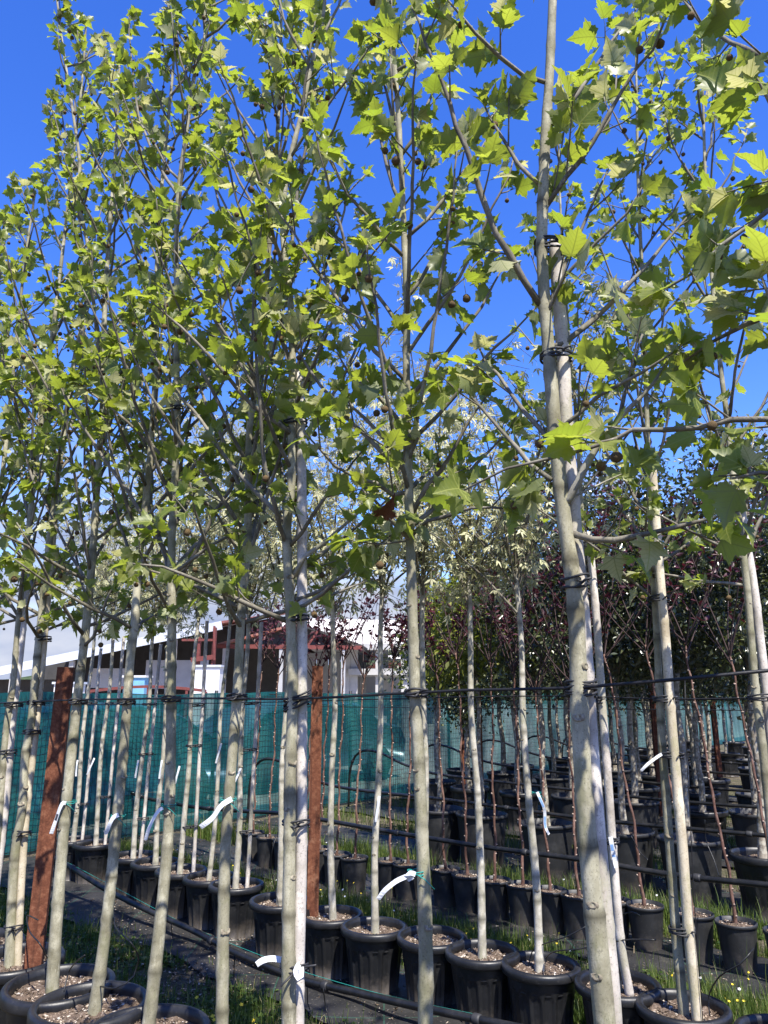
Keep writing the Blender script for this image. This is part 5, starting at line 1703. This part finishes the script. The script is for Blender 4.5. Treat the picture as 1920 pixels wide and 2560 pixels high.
LOOP = ((FS - 0.35, 0.05), (FS - 0.38, 0.55), (FS - 0.55, 0.78), (FS - 0.9, 0.80), (FS - 1.4, 0.66), (FS - 2.0, 0.58))
for q, z, rn in ((6.18, 0.58, 'fourth'), (7.95, 0.55, 'fifth'), (9.5, 0.52, 'sixth'), (11.0, 0.55, 'seventh'), (12.55, 0.55, 'eighth'), (14.1, 0.55, 'ninth')):
    pts = [sq(s, q, zz) for s, zz in LOOP] + [sq(4.5, q, z), sq(3.0, q, z - 0.02), sq(1.0, q, z + 0.02), sq(-1.5, q, z)]
    wire('irrigation_pipe', pts, 0.0165, f'black irrigation pipe arching up at the net and along the {rn} row', 'pipe', 'pipe', 8, 0.08, clips=4)
wire('green_twine', [on_q(a, c, 3.22) for a, c in ((158, 2150), (300, 2225), (480, 2318), (720, 2415), (760, 2430), (960, 2487), (1200, 2538))], 0.0016, 'thin green twine stretched along the thick irrigation pipe', 'twine', 'twine', 4)
wire('cord', [on_y(a, c, gB[14].y - 0.088) for a, c in ((1712, 1700), (1716, 1880), (1726, 2060), (1735, 2250), (1748, 2420), (1757, 2560))], 0.0022, 'black cord hanging down the yellowish cane', 'cord', 'wire', 5)
DT = [((30, 2520, 40), (38, 2440, 0), (75, 2380, 1), (120, 2300, 1), (150, 2285, 1)),]
k = 0
for pts, q, lab in (
        ([(95, 2300), (68, 2290), (75, 2330), (100, 2360), (118, 2395)], 1.66, 'thin black drip tube looping round the foot of the first rusty post'),
        ([(160, 2478), (172, 2430), (190, 2405), (212, 2388)], 1.66, 'thin black drip tube curving out of the pot by the first rusty post'),
        ([(222, 2540), (224, 2480), (240, 2465), (290, 2470), (335, 2440), (347, 2400), (330, 2360), (290, 2320), (283, 2280)], 1.75, 'thin black drip tube winding over the grass from the mossy pot'),
        ([(428, 2310), (432, 2345), (445, 2375), (455, 2385)], 3.1, 'short pale-lit drip tube hanging below the thick pipe'),
        ([(587, 2385), (585, 2440), (590, 2500), (620, 2540), (650, 2575)], 2.9, 'thin black drip tube hanging from the pipe joint into the weeds'),
        ([(768, 2470), (770, 2510), (785, 2545)], 2.9, 'thin black drip tube hanging beside the foot of the whitish stake'),
        ([(808, 2470), (815, 2520), (826, 2560), (832, 2590)], 2.9, 'thin black drip tube dropping from the pipe over the fabric'),
        ([(697, 2270), (690, 2230), (678, 2170), (682, 2120), (695, 2080)], 3.3, 'thin black drip tube curving up from the pot behind the whitish stake'),
        ([(1320, 2425), (1330, 2380), (1360, 2360), (1420, 2340), (1475, 2310)], 3.5, 'thin black drip tube arching out of the pot with the yellow leaf'),
        ([(1362, 2430), (1365, 2395), (1390, 2378), (1450, 2372), (1560, 2350), (1640, 2350)], 3.45, 'long thin black drip tube bowing over the fabric behind the ribbed pots'),
        ([(1550, 2490), (1552, 2440), (1540, 2400), (1525, 2370)], 3.40, 'thin black drip tube rising beside the wooden pole'),
        ([(1775, 2540), (1772, 2490), (1800, 2440), (1850, 2410), (1885, 2370)], 3.42, 'thin black drip tube reaching from the last ribbed pot toward the small pots'),
        ([(1520, 2330), (1528, 2310), (1550, 2290), (1580, 2280), (1600, 2290)], 3.6, 'thin black drip tube hooked round the wooden pole'),
        ([(1070, 2210), (1080, 2185), (1098, 2150), (1110, 2120), (1122, 2090)], 4.85, 'thin black drip tube slanting up beside a small pot'),
        ([(1578, 2090), (1600, 2130), (1620, 2150)], 4.9, 'thin black drip tube dangling between the evergreens and the small pots'),
        ([(1762, 2050), (1765, 2100), (1785, 2150), (1800, 2200)], 4.9, 'thin pale-lit drip tube hanging beside a big pot')):
    wire('drip_tube', [on_q(a, c, q + 0.04 * math.sin(i * 1.7)) for i, (a, c) in enumerate(pts)], 0.0030, lab, 'tube', 'pipe', 5, 0.03)


def tie(c, rx, ry, ang, label, turns=3, h=0.024, r=0.0036, tail=0.028, tilt=0.0):
    b = MB(); pts = []
    n = 22 * turns
    for k in range(n + 1):
        a = 2 * math.pi * k / 22
        x, y = rx * math.cos(a), ry * math.sin(a)
        z = (k / n - 0.5) * h + 0.003 * math.sin(a * 2.3) + tilt * x
        pts.append(Vector((x * math.cos(ang) - y * math.sin(ang), x * math.sin(ang) + y * math.cos(ang), z)))
    e = pts[-1]
    b.tube(pts, r, 5)
    t = Vector((0.75, -0.5, 0.35)).normalized()
    kp = Vector((0.2 * rx, -ry - 0.003, 0)); kp.rotate(Euler((0, 0, ang)))
    b.tube([kp, kp + t * tail * 0.5 + Vector((0, 0, 0.004)), kp + t * tail], [r * 1.1, r, r * 0.8], 5)
    t2 = Vector((-0.6, -0.5, -0.45)).normalized()
    b.tube([kp, kp + t2 * tail * 0.4, kp + t2 * tail * 0.7], [r * 1.1, r, r * 0.7], 5)
    o = link('tree_tie', b.mesh('tree_tie', M['rubber']), None, c)
    tag(o, label, 'tie')


def tie_at(i, px, py, w, label, **kw):
    y = yA[i]; c = on_y(px, py, y + kw.pop('dy', 0.012))
    tie(c, w, kw.pop('ry', 0.030), 0.0, label, **kw)


tie_at(10, 1373, 618, 0.040, 'uppermost black rubber tie round the thickest trunk and the top of its pole', turns=4, h=0.040)
tie_at(10, 1390, 892, 0.042, 'black rubber tie below the uppermost one on the thickest trunk', turns=3)
tie_at(10, 1438, 1462, 0.035, 'black rubber tie on the thickest trunk level with the lower branch stubs', turns=2, h=0.05)
tie_at(10, 1453, 1722, 0.036, 'black rubber tie holding the thickest trunk to the support wire', turns=4, h=0.04)
tie_at(9, 1041, 1733, 0.031, 'black rubber tie holding the trunk with teal twine to the support wire', turns=3, ry=0.028, dy=0)
tie_at(8, 741, 1549, 0.043, 'black rubber tie high on the whitish stake above the support wire', turns=2, ry=0.031)
tie_at(8, 742, 1755, 0.043, 'slanting black rubber tie on the whitish stake at the support wire', turns=4, h=0.045, ry=0.031, tilt=0.35)
tie_at(8, 740, 2058, 0.043, 'black rubber tie halfway down the whitish stake', turns=2, ry=0.031)
tie_at(8, 735, 2418, 0.043, 'black rubber tie with long dangling ends low on the whitish stake', turns=2, ry=0.031, tail=0.085)
tie_at(8, 738, 1058, 0.043, 'black rubber tie among the leaves near the top of the whitish stake', turns=2, ry=0.031)
tie_at(7, 592, 1743, 0.036, 'black rubber tie on the plane trunk with the long twisted tag', turns=3, ry=0.032, dy=0)
tie_at(6, 428, 1748, 0.037, 'black rubber tie on the plane trunk with the curled strip', turns=3, ry=0.034, dy=0)
tie_at(6, 440, 1025, 0.030, 'black band high on the plane trunk with the curled strip', turns=2, ry=0.029, dy=0, tail=0.02)
tie_at(5, 316, 1755, 0.037, 'black rubber tie on the plane trunk with the small folded tag', turns=3, ry=0.034, dy=0)
tie_at(4, 196, 1754, 0.040, 'black rubber tie on the plane trunk beside the first rusty post', turns=3, ry=0.036, dy=0)
tie_at(3, 90, 1757, 0.043, 'black rubber tie at the wire on the crooked plane and its cane', turns=3)
tie_at(3, 80, 1830, 0.043, 'black rubber tie below the wire on the crooked plane and its cane', turns=3)
tie_at(3, 55, 2082, 0.041, 'black rubber tie halfway down the crooked plane and its cane', turns=3)
tie_at(3, 34, 2318, 0.042, 'lowest black rubber tie on the crooked plane and its cane', turns=2)
tie_at(3, 108, 1598, 0.040, 'black rubber tie above the wire on the crooked plane and its cane', turns=2)
tie_at(2, 34, 1762, 0.048, 'black rubber tie at the wire on the broad weathered pole', turns=3)
tie_at(2, 18, 1880, 0.050, 'black rubber tie below the wire on the broad weathered pole', turns=2)
for px, py, i, w, lab in ((1487, 1752, 13, 0.050, 'black rubber tie at the wire on the pale wooden pole'), (1520, 2100, 13, 0.05, 'black rubber tie above the white label on the pale wooden pole'), (1470, 1365, 13, 0.045, 'topmost black rubber tie on the pale wooden pole'), (1663, 1748, 14, 0.052, 'black rubber tie at the wire on the yellowish cane'), (1705, 2325, 14, 0.052, 'lowest black rubber tie on the yellowish cane'), (1646, 1498, 14, 0.048, 'black rubber tie high on the yellowish cane'), (1903, 1745, 15, 0.052, 'black rubber tie at the wire on the smooth edge pole'), (1680, 1888, 14, 0.05, 'black rubber tie carrying a white tag on the yellowish cane')):
    tie(on_y(px, py, gB[i].y - 0.025), w, 0.048, 0, lab, turns=3, h=0.03, r=0.0038)
for i, zs_ in ((0, (0.62, 1.5)), (1, (0.7, 1.5)), (2, (0.6, 1.1, 1.5)), (4, (0.62, 1.2, 1.5)), (6, (0.66, 1.2, 1.52))):
    for z in zs_:
        tie(Vector((gB[i].x + 0.045, gB[i].y + 0.006, z)), 0.062, 0.026, 0, f'black tie at {"knee" if z < 0.8 else "waist" if z < 1.3 else "wire"} height on the {ORD[i]} staked maple from the fence', turns=2, h=0.02, r=0.0034, tail=0.02)


def strip_tag(c, pts, w, label, twine=None, bluish=False, print_=None, face=(0.25, -1, 0.1)):
    """a printed plastic strip: thin two-sided band along pts (offsets from c in metres)"""
    b = MB(); line = catmull([Vector(p) for p in pts], 0.008); n = len(line)
    fv = Vector(face).normalized(); vs = []; fs = []
    for i, p in enumerate(line):
        t = (line[min(i + 1, n - 1)] - line[max(i - 1, 0)]).normalized()
        f = fv.copy(); f.rotate(Matrix.Rotation(0.5 * math.sin(i / n * 4), 3, t)); sd = t.cross(f).normalized(); nn = sd.cross(t).normalized() * 0.0006
        hw = w * 0.36
        vs += [p - sd * hw + nn, p + sd * hw + nn, p + sd * hw - nn, p - sd * hw - nn]
    for i in range(n - 1):
        a = i * 4
        fs += [(a + k, a + (k + 1) % 4, a + 4 + (k + 1) % 4, a + 4 + k) for k in range(4)]
    fs += [(0, 1, 2, 3), (4 * n - 1, 4 * n - 2, 4 * n - 3, 4 * n - 4)]
    b.add(vs, fs)
    o = link('plant_tag', b.mesh('plant_tag', M['tag'], False), None, c)
    tag(o, label, 'tag')
    if print_:
        for f0, f1, m in print_:
            q = MB(); i0, i1 = int(f0 * (n - 1)), max(int(f0 * (n - 1)) + 1, int(f1 * (n - 1)))
            qv = []; 
            for i in range(i0, i1 + 1):
                t = (line[min(i + 1, n - 1)] - line[max(i - 1, 0)]).normalized()
                f = fv.copy(); f.rotate(Matrix.Rotation(0.5 * math.sin(i / n * 4), 3, t)); sd = t.cross(f).normalized(); nn = sd.cross(t).normalized()
                if nn.y > 0: nn = -nn
                qv += [line[i] - sd * w * 0.22 + nn * 0.0012, line[i] + sd * w * 0.28 + nn * 0.0012]
            q.add(qv, [(2 * k, 2 * k + 1, 2 * k + 3, 2 * k + 2) for k in range(i1 - i0)])
            link('print', q.mesh('print', M[m], False), o)
    if twine:
        r_, dz = twine; q = MB(); lp = []
        for k in range(45):
            a = 2 * math.pi * k / 22 - 1.57
            lp.append(Vector((r_ * math.cos(a), r_ * math.sin(a), dz + 0.004 * math.sin(a * 1.5))) + Vector((0, r_ + 0.004, 0)))
        q.tube(lp, 0.0016, 4)
        q.tube([lp[-1], lp[-1] + Vector((0.02, -0.006, -0.01)), lp[-1] + Vector((0.045, 0.0, -0.035))], 0.0014, 4)
        q.tube([lp[0], lp[0] + Vector((-0.015, -0.008, 0.006)), lp[0] + Vector((-0.03, 0.0, -0.004))], 0.0014, 4)
        link('twine', q.mesh('twine', M['twine']), o)
    return o


def on_trunk(i, px, py, r=0.026):
    return on_y(px, py, yA[i] - r - 0.004)


strip_tag(on_trunk(4, 165, 2008), [(0, 0, 0), (-0.008, -0.012, 0.004), (-0.02, -0.012, -0.02), (-0.035, -0.006, -0.07), (-0.052, 0.0, -0.125)], 0.022, 'white strip tag hanging from the plane beside the first rusty post', (0.031, 0.0), print_=((0.45, 0.62, 'ink'),))
strip_tag(on_trunk(5, 289, 2042), [(0.012, 0, 0.008), (-0.004, -0.012, 0.0), (-0.016, -0.012, -0.022), (-0.03, -0.004, -0.055), (-0.042, 0.004, -0.062)], 0.024, 'small folded white tag on the plane with mossy soil', (0.029, 0.0))
strip_tag(on_trunk(6, 415, 2016), [(-0.012, 0, -0.005), (-0.03, -0.006, -0.02), (-0.055, -0.006, -0.07), (-0.07, 0.0, -0.12)], 0.018, 'thin curled white strip on the plane with the forked leader', (0.029, 0.0))
strip_tag(on_trunk(7, 566, 2006), [(0.018, 0, 0.012), (0.0, -0.012, 0.002), (-0.018, -0.012, -0.012), (-0.045, -0.006, -0.05), (-0.085, 0.0, -0.08)], 0.024, 'long twisted white tag at chest height', (0.027, 0.006))
o = strip_tag(on_trunk(8, 737, 2432), [(0.02, -0.014, 0.02), (0.022, -0.022, 0.0), (0.012, -0.024, -0.006), (0.004, -0.02, 0.012), (0.014, -0.015, 0.028)], 0.022, 'crumpled white tag knotted into the lowest tie of the whitish stake')
tg = strip_tag(on_y(705, 2400, yA[8] + 0.05), [(0.0, 0, 0.0), (-0.03, 0, 0.004), (-0.06, -0.004, 0.0), (-0.078, -0.01, -0.010)], 0.024, 'white tag with small upside-down lettering beside the foot of the whitish stake')
fc = bpy.data.curves.new('lettering', 'FONT'); fc.body = "# 05'00"; fc.size = 0.0095; fc.extrude = 0.0001
fc.materials.append(M['ink'])
ft_ = bpy.data.objects.new('lettering_text', fc); COL.objects.link(ft_)
bpy.context.view_layer.update()
fm = bpy.data.meshes.new_from_object(ft_.evaluated_get(bpy.context.evaluated_depsgraph_get()))
bpy.data.objects.remove(ft_); fm.name = 'lettering'
fo = link('lettering', fm, tg)
fo.location = (-0.018, -0.012, 0.004); fo.rotation_euler = (R(90), R(176), 0)
fo.rotation_euler = (R(90), math.pi, 0)
strip_tag(on_trunk(9, 1044, 2186), [(-0.006, 0, 0.0), (-0.02, -0.012, 0.006), (-0.03, -0.008, -0.004), (-0.024, 0.0, -0.012), (-0.014, -0.006, -0.004)], 0.018, 'rolled end of a white tag at the teal twine', (0.026, 0.0))
strip_tag(on_trunk(9, 1022, 2190), [(-0.008, -0.006, 0.0), (-0.035, -0.006, -0.012), (-0.065, 0.0, -0.036), (-0.082, 0.004, -0.058)], 0.017, 'long white tag slanting down from the rolled end at the teal twine')
strip_tag(on_y(1343, 1985, gB[12].y - 0.03), [(0.0, 0, 0.01), (0.012, -0.006, -0.02), (0.028, -0.006, -0.06), (0.034, 0.0, -0.09), (0.034, 0.004, -0.15), (0.05, 0.004, -0.19)], 0.020, 'bluish white tag kinked down the maple with the yellow leaf pot', (0.024, 0.004), print_=((0.15, 0.4, 'blue_ink'), (0.6, 0.85, 'blue_ink')))
strip_tag(on_y(1526, 2092, gB[13].y - 0.085), [(0, 0, 0), (0.004, -0.003, -0.04), (0.010, -0.004, -0.085), (0.016, -0.002, -0.13)], 0.027, 'stiff white label with blue print on the pale wooden pole', print_=((0.30, 0.48, 'blue_ink'), (0.60, 0.70, 'blue_ink')), face=(0.05, -1, 0))
strip_tag(on_y(1648, 1890, gB[14].y - 0.06), [(0.012, 0, 0.008), (-0.012, -0.006, -0.004), (-0.055, -0.004, -0.034), (-0.085, 0.0, -0.062)], 0.017, 'white tag slanting from the tie on the yellowish cane')
for px, py, i, dx, lab in ((236, 1895, 1, -0.05, 'white tag slanting off the second maple from the fence'), (346, 1900, 2, -0.015, 'white tag on the maple with the swollen foot'), (405, 1900, 3, -0.01, 'white tag on the fourth maple from the fence'), (449, 1915, 4, -0.03, 'small white tag on the fifth maple from the fence'), (602, 1920, 6, -0.06, 'white tag on the stout seventh maple'), (194, 1900, 0, 0.0, 'white tag on the maple farthest back'), (553, 1858, 5, -0.03, 'curled white tag between the thin sixth maple and the stout one'), (948, 1990, 9, -0.02, 'thin white tag on the maple after the second rusty post')):
    strip_tag(on_y(px, py, gB[i].y - 0.03), [(0, 0, 0), (dx * 0.3, -0.008, -0.05), (dx, -0.004, -0.14)], 0.02, lab)

# ------------------------------------------------------------------ grass, weeds, litter
def density(s, q):
    """how much grows at a place on the plot: high in the aisles, little on the fabric"""
    d = np.zeros_like(s)
    for a, b_, w in ((1.62, 3.02, 1.0), (3.66, 4.66, 1.0), (5.30, 6.08, 1.0), (6.85, 7.8, 0.8), (8.5, 9.25, 0.7), (9.95, 10.85, 0.6)):
        d = np.maximum(d, w * np.clip((q - a) / 0.12, 0, 1) * np.clip((b_ - q) / 0.12, 0, 1))
    n = np.sin(s * 3.1 + q * 1.7) * np.sin(q * 4.3 - s * 1.3 + 1) + 0.6 * np.sin(s * 7.7 + 2 * q) * np.sin(q * 9.1 + 0.5)
    d *= np.clip(0.55 + 0.6 * n, 0.03, 1)
    return np.maximum(d, 0.02)


def scatter(n, s0, s1, q0, q1):
    s = rng.uniform(s0, s1, n); q = rng.uniform(q0, q1, n)
    keep = rng.uniform(0, 1, n) < density(s, q)
    return s[keep], q[keep]


def blades(n, s0, s1, q0, q1, hmin, hmax, w, name='grass', mat='grass', bend=0.5):
    s, q = scatter(n, s0, s1, q0, q1); n = len(s)
    h = rng.uniform(hmin, hmax, n) * (0.5 + 0.5 * rng.uniform(0, 1, n) ** 2)
    a = rng.uniform(0, 6.283, n); bd = rng.uniform(0.1, 1, n) * bend
    p = np.stack([s * U.x + q * V.x, s * U.y + q * V.y, np.zeros(n)], 1)
    d = np.stack([np.cos(a), np.sin(a), np.zeros(n)], 1); sd = np.stack([-np.sin(a), np.cos(a), np.zeros(n)], 1) * w
    up = np.array([0, 0, 1.0])
    m1 = p + d * (bd * h * 0.35)[:, None] + up * (h * 0.6)[:, None]
    t1 = p + d * (bd * h)[:, None] + up * (h * (1 - 0.25 * bd))[:, None]
    vs = np.stack([p - sd, p + sd, m1 + sd * 0.75, m1 - sd * 0.75, t1], 1).reshape(-1, 3)
    o = np.arange(n) * 5
    fs = np.concatenate([np.stack([o, o + 1, o + 2], 1), np.stack([o, o + 2, o + 3], 1), np.stack([o + 3, o + 2, o + 4], 1)])
    ob = link(name, np_mesh(name, vs, fs, M[mat])); ob['kind'] = 'stuff'
    return ob


blades(70000, -0.5, 7.8, 1.6, 3.1, 0.03, 0.15, 0.0023)
blades(95000, -0.6, 7.8, 3.6, 4.7, 0.04, 0.20, 0.0024)
blades(65000, -0.6, 7.8, 5.25, 6.15, 0.05, 0.26, 0.0028)
blades(40000, -0.5, 7.8, 6.8, 11, 0.05, 0.26, 0.0032)
blades(26000, 0.2, 2.2, 3.62, 4.5, 0.05, 0.2, 0.0024)
blades(900, -0.3, 2.6, 3.75, 4.6, 0.25, 0.5, 0.0018, bend=0.35)
blades(2500, -0.5, 7.8, 1.8, 6.2, 0.05, 0.16, 0.0014, 'dry_grass', 'straw', 1.3)


def weeds(n, s0, s1, q0, q1, size, name):
    """rosettes of small broad leaves close to the ground"""
    s, q = scatter(n, s0, s1, q0, q1); n = len(s); m = 9
    p = np.stack([s * U.x + q * V.x, s * U.y + q * V.y, np.zeros(n)], 1)
    p = np.repeat(p, m, 0); N = n * m
    a = rng.uniform(0, 6.283, N); el = rng.uniform(0.05, 1.1, N); sz = size * rng.uniform(0.5, 1.3, N)
    r = rng.uniform(0.1, 1.2, N) * size
    d = np.stack([np.cos(a) * np.cos(el), np.sin(a) * np.cos(el), np.sin(el)], 1)
    sd = np.stack([-np.sin(a), np.cos(a), np.zeros(N)], 1)
    b0 = p + d * r[:, None]
    e = d * np.array([1, 1, 0.5])
    vs = np.stack([b0, b0 + (e * 0.35 + sd * 0.30) * sz[:, None], b0 + (e * 0.75 + sd * 0.26) * sz[:, None], b0 + e * sz[:, None] - np.array([0, 0, .2]) * sz[:, None], b0 + (e * 0.75 - sd * 0.26) * sz[:, None], b0 + (e * 0.35 - sd * 0.30) * sz[:, None]], 1).reshape(-1, 3)
    o = np.arange(N) * 6
    fs = np.concatenate([np.stack([o, o + 1, o + 2, o + 3], 1), np.stack([o, o + 3, o + 4, o + 5], 1)])
    ob = link(name, np_mesh(name, vs, fs, M['weed'])); ob['kind'] = 'stuff'


weeds(5200, -0.5, 7.8, 1.65, 3.0, 0.038, 'weeds')
weeds(3200, -0.5, 7.8, 3.7, 4.7, 0.036, 'weeds')
weeds(800, -0.5, 7.8, 5.3, 6.1, 0.04, 'weeds')


def flowers(n, s0, s1, q0, q1, mat, size, hmin, hmax, name):
    s, q = scatter(n, s0, s1, q0, q1)
    b = MB()
    for a, c in zip(s, q):
        p = sq(a, c); h = rng.uniform(hmin, hmax); t = p + Vector((rng.normal() * 0.02, rng.normal() * 0.02, h))
        b.tube([p, p.lerp(t, 0.5) + Vector((0.004, 0, 0)), t], 0.0009, 3, 1, False)
        nrm = Vector((rng.normal() * 0.4, -0.5, 0.9)).normalized(); x = nrm.orthogonal().normalized(); y = nrm.cross(x)
        for k in range(5):
            an = 1.2566 * k
            d = x * math.cos(an) + y * math.sin(an); e = x * math.cos(an + 1.57) + y * math.sin(an + 1.57)
            b.add([t, t + (d * 0.6 + e * 0.4) * size, t + d * size + nrm * size * 0.25, t + (d * 0.6 - e * 0.4) * size], [(0, 1, 2, 3)], 0)
    o = link(name, b.mesh(name, [M[mat], M['stalk']], False)); o['kind'] = 'stuff'


flowers(60, 0.5, 3.6, 1.9, 2.75, 'yellow', 0.011, 0.05, 0.14, 'wildflowers')
flowers(260, -0.3, 7, 3.7, 4.7, 'yellow', 0.007, 0.06, 0.2, 'wildflowers')
flowers(300, -0.3, 7, 3.7, 6.1, 'white', 0.009, 0.03, 0.14, 'wildflowers')


def litter(n, s0, s1, q0, q1, smin, smax, name, mat):
    s = rng.uniform(s0, s1, n); q = rng.uniform(q0, q1, n); z = rng.uniform(0.0, 0.03, n)
    n_ = np.sin(s * 2.3 + 1) * np.sin(q * 3.7) + np.sin(s * 5.1 - q * 4)
    keep = rng.uniform(0, 1, n) < np.clip(0.45 + 0.4 * n_, 0.08, 1)
    s, q, z = s[keep], q[keep], z[keep]; n = len(s)
    c = np.stack([s * U.x + q * V.x, s * U.y + q * V.y, z], 1)
    t = rng.normal(size=(n, 4, 3)); t /= np.linalg.norm(t, axis=2)[:, :, None]
    t *= rng.uniform(smin, smax, n)[:, None, None] * np.array([1.4, 1.2, 0.6])
    vs = (c[:, None, :] + t).reshape(-1, 3); o = np.arange(n) * 4
    fs = np.concatenate([np.stack([o, o + 1, o + 2], 1), np.stack([o, o + 3, o + 1], 1), np.stack([o, o + 2, o + 3], 1), np.stack([o + 1, o + 3, o + 2], 1)])
    ob = link(name, np_mesh(name, vs, fs, M[mat])); ob['kind'] = 'stuff'


litter(30000, -0.6, 6, 1.7, 3.7, 0.004, 0.012, 'gravel', 'chip')
litter(26000, -0.6, 7.8, 3.6, 7, 0.004, 0.014, 'gravel', 'chip')
